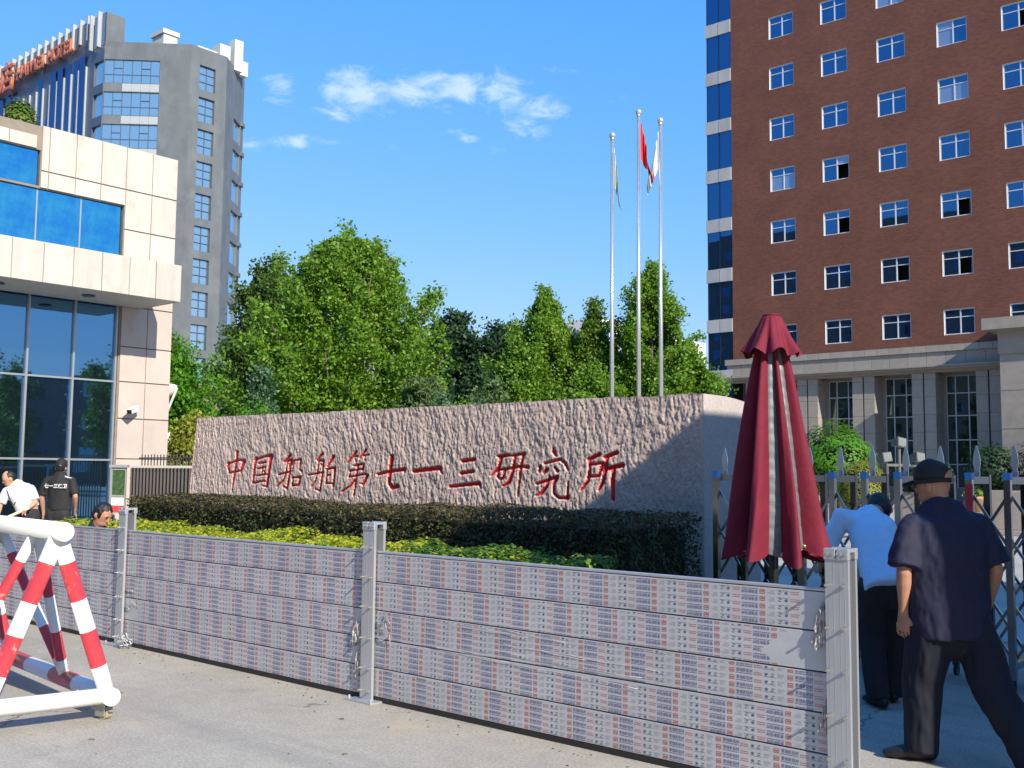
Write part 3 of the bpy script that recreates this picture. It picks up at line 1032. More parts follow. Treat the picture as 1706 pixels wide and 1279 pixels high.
b.box(-94.0, -93.0, 47.32, 49.2, top - .3, top + 2.9, 0)
b.quad((-128, 47.3, top + 2.9), (-93.1, 47.3, top + 2.9), (-93.1, 47.9, top + 2.9), (-128, 47.9, top + 2.9), 1)
put('slate_wall', b, [M['hotel_stone'], M['hotel_dark'], M['dark_void']], hotel)
b = MB()
HD.box(b, 5.2, 6.4, -.6, .0, top, top + 1.3)
put('corner_parapet', b, M['hotel_stone'], hotel)
q = MB(); q.box(0, .84, -.03, .03, 0, .75); bp_me = q.mesh('spandrel_panel', M['fin'])
for i, z in enumerate(fl):
    f = MB()
    for k in range(7):
        HB.box(f, .05 + k * .865 - .03, .05 + k * .865 + .03, -.2, -.1, z, z + 2.3)
    HB.box(f, .05, 5.25, -.2, -.1, z + .82, z + .88); HB.box(f, .05, 5.25, -.2, -.1, z, z + .06)
    for k in (1, 4):
        HB.box(f, .05 + k * .865, .05 + (k + 1) * .865, -.2, -.08, z + 1.45, z + 1.52)
    wf = put('bay_window', f, M['hotel_dark'], hotel)
    for k in range(6):
        u = .05 + k * .865
        pane_obj(HB, wf, u + .03, u + .835, z + .06, z + .82, -.15, 'glass_hotel')
        pane_obj(HB, wf, u + .03, u + .835, z + .88, z + 2.28, -.15, 'glass_hotel')
        if k >= 2:
            o = link('spandrel_panel', bp_me, hotel); o.location = Vector(HB.F(u + .01, -.02, z - .8)) - wloc(hotel); o.rotation_euler = (0, 0, HB.rot)
    pane_obj(HA, wf, HA.L - 1.88, HA.L - .06, z + .02, z + 2.28, -.2, 'glass_hotel')
    f = MB(); z0 = z - .05
    HC.box(f, 1.0, 1.06, -.3, -.2, z0, z0 + 2.4); HC.box(f, 2.69, 2.75, -.3, -.2, z0, z0 + 2.4); HC.box(f, 1.84, 1.92, -.3, -.2, z0, z0 + 2.4)
    for zz in (z0, z0 + .8, z0 + 1.6, z0 + 2.34):
        HC.box(f, 1.06, 2.69, -.29, -.21, zz, zz + .06)
    wf = put('window', f, M['hotel_dark'], hotel)
    for (u0, u1) in ((1.06, 1.84), (1.92, 2.69)):
        for zz in (z0 + .06, z0 + .86, z0 + 1.66):
            pane_obj(HC, wf, u0, u1, zz, zz + .70, -.26, 'glass_hotel')
    if i:
        pane_obj(HD, hotel, 3.0, 5.6, z - .1, z + 2.1, -.2, 'glass_hotel', name='side_pane')
        f = MB(); HD.box(f, 5.55, 6.45, -.1, .25, z + 2.1, z + 2.5); put('side_ledge', f, M['hotel_stone'], hotel)
# lower floors hidden behind the gatehouse, brown stone podium with stepped cornice
b = MB()
for WW in (HA, HB, HC, HD):
    WW.box(b, -.05, WW.L + .05, -.5, .25, 0, 8.6, 0)
    WW.box(b, -.1, WW.L + .1, -.5, .35, 8.6, 8.85, 1); WW.box(b, -.15, WW.L + .15, -.5, .45, 9.0, 9.25, 1)
    WW.box(b, -.13, WW.L + .13, -.5, .3, 8.85, 9.0, 0); WW.box(b, -.1, WW.L + .1, -.5, .2, 9.25, 9.6, 0)
put('podium', b, [M['hotel_base'], M['dark_metal']], hotel)
for WW, u0, u1 in ((HC, .6, 2.9), (HD, .8, 2.6), (HB, 5.6, 7.6)):
    f = MB(); WW.box(f, u0 - .08, u1 + .08, .25, .3, 4.3, 7.7)
    wf = put('podium_window', f, M['dark_metal'], hotel)
    for k in range(3):
        d = (u1 - u0) / 3
        pane_obj(WW, wf, u0 + k * d + .03, u0 + (k + 1) * d - .03, 4.4, 7.6, .33, 'glass_hotel')
# dark glazed front with pale fins
q = MB(); q.box(0, .15, -.16, 0, 0, 14.0); fin_me = q.mesh('fin', M['fin'])
q = MB(); q.box(0, .22, -.22, .2, 0, 2.5); cap_me = q.mesh('fin_cap', M['fin'])
for i in range(21):
    u = HA.L - 3.4 - 1.52 * i
    o = link('fin', fin_me, hotel); o.location = Vector(HA.F(u, 0, 26.6)) - wloc(hotel)
    o = link('fin_cap', cap_me, hotel); o.location = Vector(HA.F(u, 0, 43.2)) - wloc(hotel)
    pane_obj(HA, hotel, u - 1.2, u - .1, 12, 41.8, .03, 'hotel_glassdark', name='front_glass')
for u in (.9, 2.4):
    q = MB(); HA.box(q, HA.L - u, HA.L - u + .16, 0, .4, 41.9, 45.4); put('fin', q, M['fin'], hotel)
    q = MB(); HA.box(q, HA.L - u + .3, HA.L - u + 1.2 - .35, .002, .03, 42.0, 44.8); put('front_glass', q, M['hotel_glassdark'], hotel)
# roof lettering
sx = -110.9
for i, (ch, w_) in enumerate(zip('HAIWEI HOTEL', (1.12, 1.1, .55, 1.45, .98, .55, .6, 1.12, 1.18, 1.0, .98, .9))):
    if ch != ' ':
        me = text_mesh(ch, 1.95, .12, 3, M['sign_orange'], offset=.02)
        o = link('sign_letter', me, hotel); o.location = Vector((sx, 46.75, 42.6)) - wloc(hotel); o.rotation_euler = (PI / 2, 0, 0)
    sx += w_ * 1.10
for ch, x in (('店', -114.9), ('酒', -119.2)):
    me = text_mesh(ch, 3.5, .15, 3, M['sign_orange'], offset=.03)
    o = link('sign_letter', me, hotel); o.location = Vector((x, 46.7, 42.2)) - wloc(hotel); o.rotation_euler = (PI / 2, 0, 0)
b = MB()
for z in (42.8, 43.9):
    b.box(-121, -99, 46.85, 46.93, z, z + .08)
for x in range(-120, -98, 3):
    b.box(x, x + .08, 46.9, 47.3, 42.8, 42.88)
put('sign_rail', b, M['dark_metal'], hotel)
for name, bx in (('lift_house', [(-94.0, -91.9, 52.7, 54.2, 0, 2.6), (-94.15, -91.75, 52.55, 54.35, 2.6, 2.75)]), ('roof_vent', [(-95.6, -94.8, 51.6, 52.2, 0, 1.1)]), ('roof_vent', [(-97.0, -96.2, 50.9, 51.5, 0, .7)]),
                 ('plant_room', [(-90.2, -88.9, 57.2, 58.4, 0, 1.9)]), ('chimney_stack', [(-89.9, -88.9, 58.9, 59.9, 0, 2.9)]), ('plant_room', [(-90.3, -89.6, 60.0, 61.0, 0, 1.2)]), ('roof_kerb', [(-89.4, -88.4, 54.4, 56.6, 0, .65)])):
    b = MB()
    for (x0, x1, y0, y1, z0, z1) in bx:
        b.box(x0, x1, y0, y1, top - .3 + z0, top + z1 - (.0 if z0 else 0) if False else top - .3 + z1 + .3)
    put(name, b, M['roof_white'], hotel)

# ------------------------------------------------------------------ far white flats seen between the trees


def far_block(label, x, y, wx, wy, h, nf, steps):
    t = thing('apartment_block', label, 'building', (x, y, 0))
    b = MB()
    for (ox, oy, ax, ay, hh) in steps:
        b.box(x + ox, x + ox + ax, y + oy, y + oy + ay, 0, hh)
    put('render_wall', b, M['white_far'], t)
    q = MB(); q.box(0, 1.6, -.06, .02, 0, 1.5); w1 = q.mesh('window', M['glass_win'])
    q = MB(); q.box(0, 3.2, -1.1, 0, 0, .12); q.box(0, 3.2, -1.1, -1.04, .12, 1.0); b1 = q.mesh('balcony', M['white_far'])
    for (ox, oy, ax, ay, hh) in steps:
        for f in range(max(0, int(hh / 3) - 5), int(hh / 3)):
            for k in range(int(ax / 4)):
                o = link('window', w1, t); o.location = (ox + 1 + k * 4, oy, f * 3 + 1.0)
                if k % 2:
                    o = link('balcony', b1, t); o.location = (ox + .4 + k * 4, oy, f * 3)
        for f in range(max(0, int(hh / 3) - 5), int(hh / 3)):
            for k in range(int(ay / 4)):
                o = link('window', w1, t); o.location = (ox + ax, oy + 1 + k * 4, f * 3 + 1.0); o.rotation_euler = (0, 0, PI / 2)
    return t


far_block('white apartment block with balconies seen beyond the flagpoles', -100, 128, 10, 24, 25, 8, [(0, 0, 6.2, 12, 25.2), (6.2, 4, 8, 14, 22.5)])
far_block('low white apartment roof beside the brick office corner', -76, 136, 10, 24, 25, 8, [(0, 0, 5, 8, 23.6), (5, 1, 5.2, 6, 22.2)])
far_block('pale apartment block glimpsed through the dark tree by the hotel', -92, 75, 10, 20, 20, 5, [(0, 0, 14, 10, 14)])

# ------------------------------------------------------------------ buildings across the road, behind the camera: they shade and are mirrored in glass
booth = thing('guard_booth', 'flat roofed guard building beside the sliding gate, shading the entrance', 'building', (4, 9, 0))
b = MB(); b.box(BOOTH_X, 9, BOOTH_Y, 14, 0, BOOTH_H - .3); b.box(BOOTH_X - .0, 9.2, BOOTH_Y - .02, 14.2, BOOTH_H - .3, BOOTH_H)
put('booth_wall', b, M['booth'], booth)
q = MB(); q.box(BOOTH_X - .02, BOOTH_X + .03, BOOTH_Y + 1, BOOTH_Y + 3.5, 1, 2.4)
put('booth_window', q, M['glass_win'], booth)
for (label, x0, x1, y0, y1, h) in (('dark office slab across the road, mirrored in the brick block windows', -150, 40, -70, -54, 47),
                                   ('brown flats across the side street, mirrored in the lobby glass', 64, 78, 10, 90, 10.5)):
    t = thing('opposite_building', label, 'building', ((x0 + x1) / 2, (y0 + y1) / 2, 0))
    b = MB(); b.box(x0, x1, y0, y1, 0, h)
    put('facade', b, M['hotel_base'], t)
    q = MB(); q.box(-.9, .9, -.03, .03, 0, 1.6); wme = q.mesh('window', M['glass_win'])
    for f in range(int(h / 3.4)):
        for k in range(int(max(x1 - x0, y1 - y0) / 4)):
            if x1 - x0 > y1 - y0:
                o = link('window', wme, t); o.location = (x0 + 2 + 4 * k - (x0 + x1) / 2, y1 - (y0 + y1) / 2, 1.2 + 3.4 * f)
            else:
                o = link('window', wme, t); o.location = (x0 - (x0 + x1) / 2, y0 + 2 + 4 * k - (y0 + y1) / 2, 1.2 + 3.4 * f); o.rotation_euler = (0, 0, PI / 2)

# ------------------------------------------------------------------ granite name stone with carved red characters
MY = 9.0
stone_t = thing('monument_stone', 'long rough pink granite name stone with carved red characters behind the hedge', 'monument', (-9.8, 9.4, 0))
CH = {}
A_, B_, C_ = (365, 730, 220 / 1706), (555, 730, 260 / 1706), (800, 720, 260 / 1706)
CH['zhong'] = (A_, [[(120, 310, 30), (110, 360, 30), (130, 440, 25)], [(110, 325, 25), (260, 275, 25), (320, 290, 45), (300, 350, 35), (275, 430, 28)],
                    [(125, 445, 24), (280, 410, 28)], [(230, 170, 35), (220, 270, 27), (190, 480, 28), (160, 690, 14)]])
CH['guo'] = (A_, [[(480, 250, 35), (455, 340, 28), (430, 570, 25)], [(460, 275, 25), (600, 225, 28), (670, 220, 45), (655, 300, 35), (610, 620, 32), (560, 610, 18)],
                  [(510, 320, 22), (600, 300, 22)], [(495, 390, 20), (590, 365, 22)], [(560, 320, 18), (545, 470, 18)], [(575, 420, 18), (590, 450, 18)],
                  [(475, 480, 22), (600, 460, 22)], [(430, 575, 25), (580, 545, 25)]])
CH['chuan'] = (A_, [[(920, 210, 30), (840, 300, 22)], [(880, 290, 18), (860, 420, 20), (830, 530, 20), (745, 620, 18)],
                    [(870, 290, 18), (930, 275, 30), (910, 420, 24), (870, 650, 28), (830, 620, 18)], [(765, 465, 20), (920, 425, 22)], [(900, 330, 12), (895, 390, 12)],
                    [(960, 290, 18), (945, 420, 15)], [(960, 285, 16), (1050, 265, 28), (1030, 400, 18), (1060, 420, 30)], [(945, 510, 18), (940, 610, 24)],
                    [(945, 505, 18), (1045, 495, 28), (1020, 600, 26), (940, 610, 22)]])
CH['bo'] = (A_, [[(1335, 190, 30), (1260, 280, 20)], [(1280, 290, 18), (1265, 420, 18), (1240, 540, 18), (1185, 620, 16)],
                 [(1275, 285, 18), (1345, 280, 28), (1330, 430, 22), (1295, 680, 26), (1240, 650, 16)], [(1150, 470, 20), (1340, 435, 22)], [(1310, 320, 11), (1305, 400, 11)],
                 [(1475, 225, 35), (1395, 360, 22)], [(1390, 400, 20), (1375, 570, 20)], [(1385, 395, 22), (1490, 375, 32), (1480, 500, 26), (1465, 620, 24)],
                 [(1395, 475, 20), (1435, 465, 18)], [(1370, 575, 24), (1440, 575, 20), (1470, 610, 20)]])
CH['di'] = (B_, [[(250, 140, 24), (155, 265, 16)], [(220, 195, 16), (265, 190, 20)], [(235, 220, 14), (245, 245, 18)], [(355, 120, 24), (285, 215, 16)],
                 [(330, 185, 16), (385, 175, 20)], [(340, 205, 14), (345, 235, 18)], [(220, 295, 18), (330, 275, 22), (320, 340, 24)], [(190, 350, 20), (320, 330, 20)],
                 [(185, 350, 18), (170, 420, 18)], [(175, 420, 16), (350, 385, 22), (370, 400, 30), (320, 500, 26), (295, 490, 14)],
                 [(265, 290, 22), (250, 400, 22), (220, 625, 18)], [(250, 430, 18), (180, 520, 20), (90, 580, 14)]])
CH['qi'] = (B_, [[(485, 390, 28), (600, 360, 32), (775, 335, 40), (775, 370, 16)], [(640, 195, 45), (620, 330, 35), (605, 480, 36), (640, 540, 42), (700, 520, 40)]])
CH['yi'] = (B_, [[(880, 355, 40), (1040, 335, 44), (1165, 320, 44), (1185, 380, 20)]])
CH['san'] = (B_, [[(1410, 245, 40), (1540, 225, 36)], [(1395, 380, 36), (1525, 355, 36)], [(1275, 525, 32), (1440, 505, 36), (1590, 490, 40), (1610, 540, 18)]])
CH['yan'] = (C_, [[(195, 260, 32), (310, 245, 32)], [(225, 265, 35), (200, 370, 32), (115, 470, 18)], [(195, 410, 28), (185, 480, 28), (215, 510, 30)],
                  [(195, 405, 24), (265, 400, 30), (245, 490, 28), (210, 515, 26)], [(340, 250, 26), (480, 230, 34)], [(285, 395, 30), (420, 370, 30), (515, 375, 36)],
                  [(375, 250, 28), (350, 420, 32), (310, 540, 36), (245, 585, 20)], [(465, 240, 28), (435, 400, 30), (405, 690, 18)]])
CH['jiu'] = (C_, [[(795, 160, 14), (800, 210, 45), (825, 250, 24)], [(700, 335, 28), (870, 290, 30), (920, 330, 36), (950, 405, 24)], [(650, 370, 36), (640, 420, 28)],
                  [(690, 440, 28), (730, 400, 34)], [(815, 380, 28), (840, 420, 34)],
                  [(615, 560, 28), (720, 525, 30), (840, 480, 32), (800, 560, 30), (795, 660, 30), (850, 710, 30), (950, 720, 34), (955, 540, 16)],
                  [(755, 480, 26), (720, 590, 30), (660, 660, 34), (605, 690, 18)]])
CH['suo'] = (C_, [[(1300, 235, 38), (1185, 295, 36)], [(1195, 290, 30), (1190, 420, 34), (1170, 530, 36), (1095, 630, 18)],
                  [(1195, 350, 26), (1330, 330, 34), (1290, 470, 32), (1190, 480, 30)], [(1490, 215, 38), (1365, 270, 40)],
                  [(1380, 260, 36), (1360, 410, 44), (1335, 540, 40), (1285, 630, 20)], [(1370, 395, 40), (1550, 355, 48)], [(1450, 400, 46), (1440, 560, 44), (1445, 735, 34)]])


def on_face(px, py):
    d = ray_dir(px, py); k = MY / d.y
    return d.x * k, EYE + d.z * k


GX0, GX1, GZ1, st = -14.75, -5.32, 2.36, .0100
gx = np.arange(GX0, GX1 + st, st); gz = np.arange(0, GZ1 + st, st)
gx[-1] = GX1
nx_, nz_ = len(gx), len(gz)
XX, ZZ = np.meshgrid(gx, gz, indexing='ij')
RM = np.array(CAMR)
q0, q1, q2 = (RM[0, k] * XX + RM[1, k] * MY + RM[2, k] * (ZZ - EYE) for k in range(3))
UU, VV = 853 + 1740 * q0 / -q2, 639.5 - 1740 * q1 / -q2      # the rubbing of the inscription is measured on the photograph
dist = np.full(XX.shape, 99.0); owner = np.full(XX.shape, -1)
band = np.where((gz > .5) & (gz < 1.95))[0]; kz0, kz1 = band[0], band[-1]
for ci, (nm, (org, strokes)) in enumerate(CH.items()):
    ox, oy, sc = org
    al = [p for k in strokes for p in k]
    ulo, uhi = ox + min(p[0] for p in al) * sc - 8, ox + max(p[0] for p in al) * sc + 8
    cols_ = np.where((UU[:, kz0:kz1].max(1) > ulo) & (UU[:, kz0:kz1].min(1) < uhi))[0]
    i0, i1 = cols_[0], cols_[-1] + 1
    us_, vs_ = UU[i0:i1, kz0:kz1], VV[i0:i1, kz0:kz1]
    sub = dist[i0:i1, kz0:kz1]; own = owner[i0:i1, kz0:kz1]
    for stks in strokes:
        P = [(ox + a * sc, oy + b_ * sc, w * sc * .60 + .25) for (a, b_, w) in stks]
        for (x0, y0, r0), (x1, y1, r1) in zip(P[:-1], P[1:]):
            dx, dy = x1 - x0, y1 - y0
            t = np.clip(((us_ - x0) * dx + (vs_ - y0) * dy) / (dx * dx + dy * dy + 1e-9), 0, 1)
            d = np.hypot(us_ - x0 - t * dx, vs_ - y0 - t * dy) - (r0 + (r1 - r0) * t)
            better = d < sub
            sub[better] = d[better]; own[better] = ci
dist = dist / 135.0                                       # to metres on the stone
# chiselled face: mostly upright ridges, torn and uneven
warp = (vnoise(XX * 2.1 + 3, ZZ * 2.3, 11) - .5) * .12 + ZZ * .10
rough = ((vnoise((XX + warp) * 24, ZZ * 8.0, 1) - .5) * .010 + (vnoise((XX + warp) * 47 + 5, ZZ * 19, 2) - .5) * .0115
         + (vnoise(XX * 92, ZZ * 60, 3) - .5) * .009 + (vnoise(XX * 6.0, ZZ * 3.5, 4) - .5) * .010)
rid = np.abs(vnoise((XX + warp) * 15 + 7, ZZ * 4.6 + 2, 5) - .5)
rough -= np.clip(.06 - rid, 0, 1) * .10
edge = np.clip((GX1 - XX) / .05, 0, 1) * np.clip((GZ1 - ZZ) / .02, 0.3, 1)
Hh = rough * edge
inside = dist < 0
Hh = np.where(inside, Hh * .2 - np.minimum(.036, .95 * -dist + .010), Hh * np.clip(.45 + dist * 14, .45, 1))
zt = ZZ / GZ1
leftx = -14.27 - .30 * (1 - zt)                     # the raking left edge
Xw = GX1 - (GX1 - XX) * (GX1 - leftx) / (GX1 - GX0) + 0 * XX
# keep the carving where it was measured: only the left-most metre is pulled to the rake
Xw = np.where(XX > -13.6, XX, -13.6 - (-13.6 - XX) * (-13.6 - leftx) / (-13.6 - GX0))
topv = (vnoise(XX * 2.5, XX * 0 + 1, 21) - .5) * .010 + (vnoise(XX * 14, XX * 0 + 5, 22) - .5) * .009
Zw = ZZ * (1 - .004) + topv * (ZZ / GZ1) ** 8
Yw = MY - Hh
V = np.stack([Xw, Yw, Zw], -1).reshape(-1, 3) - np.array([-9.8, 9.4, 0])
idx = np.arange(nx_ * nz_).reshape(nx_, nz_)
Fq = np.stack([idx[:-1, :-1], idx[1:, :-1], idx[1:, 1:], idx[:-1, 1:]], -1).reshape(-1, 4)
fin_ = inside[:-1, :-1] & inside[1:, 1:]
fo_ = owner[:-1, :-1].ravel(); fi = fin_.ravel()
me = fast_mesh('rough_face', V, Fq[~fi], M['granite'], smooth=False)
link('rough_face', me, stone_t)
for ci, nm in enumerate(CH):
    sel = Fq[fi & (fo_ == ci)]
    if len(sel) == 0:
        continue
    u, inv = np.unique(sel, return_inverse=True)
    link('carved_character', fast_mesh('carved_character', V[u], inv.reshape(-1, 4), M['carved_red']), stone_t)
# sawn body: top, rounded right end, back
b = MB()
topz = [Zw[i, -1] for i in range(nx_)]
n_ = 60
ii = [int(round(k * (nx_ - 1) / n_)) for k in range(n_ + 1)]
for a, c in zip(ii[:-1], ii[1:]):
    def tp(i, y):
        return (Xw[i, -1], y, Zw[i, -1] - .10 * max(0, (y - MY - .30)) ** 2)
    yy = [Yw[a, -1], MY + .1, MY + .5, MY + .85, MY + 1.15]
    yc = [Yw[c, -1], MY + .1, MY + .5, MY + .85, MY + 1.15]
    for k in range(4):
        b.quad(tp(a, yy[k]), tp(c, yc[k]), tp(c, yc[k + 1]), tp(a, yy[k + 1]))
    b.quad((Xw[a, 0], MY + 1.15, 0), tp(a, MY + 1.15), tp(c, MY + 1.15), (Xw[c, 0], MY + 1.15, 0))
b.quad((Xw[0, 0], MY, 0), (Xw[0, -1], MY, topz[0]), (Xw[0, -1], MY + 1.15, topz[0] - .06), (Xw[0, 0], MY + 1.15, 0))
put('stone_body', b, M['granite'], stone_t)
b = MB()
prof = []
for k in range(15):
    t = k / 14
    y = MY + .0 + 1.15 * t
    z = topz[-1] - .002 - .16 * max(0, t - .25) ** 2
    prof.append((y, z))
for (y0, z0), (y1, z1) in zip(prof[:-1], prof[1:]):
    b.quad((GX1 + .001, y0, 0), (GX1 + .001, y1, 0), (GX1 + .001, y1, z1), (GX1 + .001, y0, z0))
    b.quad((GX1 - .16, y0, z0 + .003), (GX1 + .001, y0, z0), (GX1 + .001, y1, z1), (GX1 - .16, y1, z1 + .003))
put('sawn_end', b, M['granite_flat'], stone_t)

# ------------------------------------------------------------------ planting in front of the stone


def shell_points(x0, x1, y0, y1, z0, z1, n, seed, depth=.12, wave=.05, faces=('front', 'top', 'right', 'left', 'back'), lump=1.8):
    rs = np.random.default_rng(seed)
    ar = {'front': (x1 - x0) * (z1 - z0), 'back': (x1 - x0) * (z1 - z0) * .35, 'top': (x1 - x0) * (y1 - y0), 'left': (y1 - y0) * (z1 - z0), 'right': (y1 - y0) * (z1 - z0)}
    tot = sum(ar[f] for f in faces); out = []; nr = []
    for f in faces:
        k = int(n * ar[f] / tot)
        a, c = rs.random(k), rs.random(k)
        dp = rs.exponential(depth * .45, k) - .02
        if f == 'top':
            p = np.stack([x0 + a * (x1 - x0), y0 + c * (y1 - y0), z1 - dp], 1); nn = (0, 0, 1)
        elif f in ('front', 'back'):
            y = y0 + dp if f == 'front' else y1 - dp
            p = np.stack([x0 + a * (x1 - x0), y, z0 + c * (z1 - z0)], 1); nn = (0, -1 if f == 'front' else 1, .1)
        else:
            x = x0 + dp if f == 'left' else x1 - dp
            p = np.stack([x, y0 + a * (y1 - y0), z0 + c * (z1 - z0)], 1); nn = (-1 if f == 'left' else 1, 0, .1)
        w = (vnoise(p[:, 0] * lump + 9, p[:, 1] * lump + p[:, 2] * lump, seed) - .5) * 2 * wave + (vnoise(p[:, 0] * 6 + 9, p[:, 1] * 6 + p[:, 2] * 6, seed + 1) - .5) * wave
        p += np.array(nn) * w[:, None]
        out.append(p); nr.append(np.tile(np.array(nn, float), (k, 1)))
    return np.concatenate(out), np.concatenate(nr)


t = thing('clipped_hedge', 'dark clipped hedge with bronze tips in front of the granite name stone', 'hedge', (-9, 7.9, 0))
P, N = shell_points(-13.25, -5.1, 7.35, 8.55, .1, 1.17, 52000, 3, .11, .045)
rs = np.random.default_rng(4)
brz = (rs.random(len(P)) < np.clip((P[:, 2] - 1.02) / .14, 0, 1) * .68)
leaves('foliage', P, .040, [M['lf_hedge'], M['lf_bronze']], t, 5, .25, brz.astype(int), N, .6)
b = MB(); b.box(-13.15, -5.2, 7.46, 8.46, .05, 1.06)
put('twigs', b, M['hedge_core'], t)
t = thing('golden_privet', 'low bed of yellow green privet between the metal barrier and the dark hedge', 'hedge', (-9, 6.6, 0))
P, N = shell_points(-13.0, -4.9, 6.1, 6.95, .1, .875, 34000, 8, .13, .07, lump=2.6)
rs = np.random.default_rng(9)
grn = rs.random(len(P)) < np.where(P[:, 0] > -6.7 + (vnoise(P[:, 0] * 2, P[:, 1] * 2, 3) - .5) * 1.2, .85, .15)  # mostly green leaves to the right, partly painting in the shade there
leaves('foliage', P, .05, [M['lf_gold'], M['lf_goldgreen']], t, 6, .5, grn.astype(int), N, .62)
b = MB(); b.box(-12.9, -5.0, 6.22, 6.85, .05, .74)
put('twigs', b, M['hedge_core'], t)

# ------------------------------------------------------------------ flood barrier: posts and panels of planks
PX = [-15.4, -12.09, -8.785, -5.478, -2.129]
BY = 4.87
G_POST = 'posts of the metal flood barrier'
G_PAN = 'plank panels of the metal flood barrier'


def post_thing(x, label):
    t = thing('barrier_post', label, 'post', (x, BY, 0), 0, G_POST)
    b = MB()
    hw = .058
    b.box(-hw, hw, -.052, -.032, 0, 1.18)                       # front flange
    for k in (-.040, -.016, .016, .040):
        b.box(k - .001, k + .001, -.0528, -.052, .02, 1.14)   # extruded ribs
    b.box(-.012, .012, -.032, .032, 0, 1.18, 1)                 # web
    b.box(-hw, hw, .032, .052, 0, 1.18)                         # rear flange
    put('profile', b, [M['alu'], M['alu_dark']], t, local=True, bevel=.003)
    b = MB()
    b.box(-hw - .004, -.003, -.059, -.028, 1.15, 1.205); b.box(.003, hw + .004, -.059, -.028, 1.15, 1.205)
    b.box(-hw - .004, hw + .004, .028, .059, 1.15, 1.205); b.box(-hw, hw, -.028, .028, 1.185, 1.2)
    cap = put('cap', b, M['alu'], t, local=True, bevel=.004)
    b = MB()
    for k in (-.046, -.018, .018, .046):
        b.tube((k, -.0595, 1.177), (k, -.065, 1.177), .007, seg=8)
    put('cap_screw', b, M['bolt'], cap, local=True)
    q = MB(); q.tube((0, 0, 0), (0, -.028, 0), .006, seg=10); q.tube((0, -.004, 0), (0, -.011, 0), .0105, seg=6)
    bm = q.mesh('bolt', M['bolt'])
    for z in (1.03, .83, .63, .42, .22, .07):
        for k in (-.046, .038):
            o = link('bolt', bm, t); o.location = (k, -.052, z)
    b = MB(); b.box(-.13, .13, -.12, .12, 0, .012)
    for k in (-.11, .11):
        b.tube((k, -.1, .012), (k, -.1, .035), .009, seg=6)
    put('base_plate', b, M['alu'], t, local=True, bevel=.002)
    return t


p0 = post_thing(PX[4], 'aluminium barrier post beside the two men at the gate, with no panel on its right')
for x, lab in ((PX[3], 'aluminium barrier post between the two full printed panels'), (PX[2], 'aluminium barrier post beside the bent head, left of the yellow hedge')):
    dup_tree(p0, None, (x, BY, 0), None, lab)

# protective film print: one repeat of the printed design, laid out flat (x along, z up), upright
TW, RH = .322, .0362
glyph = text_mesh('景瑞新铝材', .0212, 0, 1)
gv = np.array([v.co for v in glyph.vertices]); gf = [tuple(p.vertices) for p in glyph.polygons]
gv[:, 0] *= .092 / (gv[:, 0].max() - gv[:, 0].min())
gv[:, 0] -= gv[:, 0].min(); gv[:, 1] -= gv[:, 1].min()
tile = MB()                                 # 2-D: (x, z); material 0 blue 1 red 2 grey 3 pale


def tq(x0, x1, z0, z1, m):
    tile.quad((x0, 0, z0), (x1, 0, z0), (x1, 0, z1), (x0, 0, z1), m)


for (x0, x1, z0, z1) in ((.002, .028, .0255, .029), (.0, .004, .008, .0265), (.026, .030, .008, .0265), (.002, .028, .006, .0092),
                         (.007, .0105, .012, .021), (.0125, .016, .012, .021), (.018, .0225, .012, .021), (.0105, .018, .0155, .0178)):
    tq(x0, x1, z0, z1, 1)
base_i = len(tile.v)
tile.v += [(.040 + x, 0, .0125 + y) for x, y, _ in gv]
for f in gf:
    tile.f.append(tuple(base_i + k for k in f)); tile.m.append(0)
x = .040
for w_ in (.009, .006, .012, .008, .011, .007, .012, .006):
    tq(x, x + w_, .0062, .0092, 0); x += w_ + .0026
for k in range(6):
    tq(.141 + k * .0072, .1455 + k * .0072, .0165, .0215, 1)
x = .138
for w_ in (.008, .006, .010, .007, .009):
    tq(x, x + w_, .0075, .0112, 1); x += w_ + .0016


def disc(cx, cz, r, m, n=8):
    i = len(tile.v); tile.v += [(cx + r * math.cos(2 * PI * k / n), 0, cz + r * .85 * math.sin(2 * PI * k / n)) for k in range(n)]
    tile.f.append(tuple(range(i, i + n))); tile.m.append(m)


disc(.207, .0175, .0088, 2)
for s_ in (1, -1):
    i = len(tile.v)
    tile.v += [(.2415 + s_ * a, 0, .0175 + s_ * c) for a, c in ((.011, .001), (.006, .0075), (-.003, .008), (-.009, .004), (-.002, .0052), (.004, .003))]
    tile.f.append(tuple(range(i, i + 6)) if s_ > 0 else tuple(range(i, i + 6))); tile.m.append(2)
tq(.193, .256, .0052, .0068, 2)
for z in (.025, .0195, .014, .0085):
    tq(.268, .268 + .022 + .012 * ((z * 1000) % 2), z, z + .0016, 3)
tvn = np.array(tile.v)


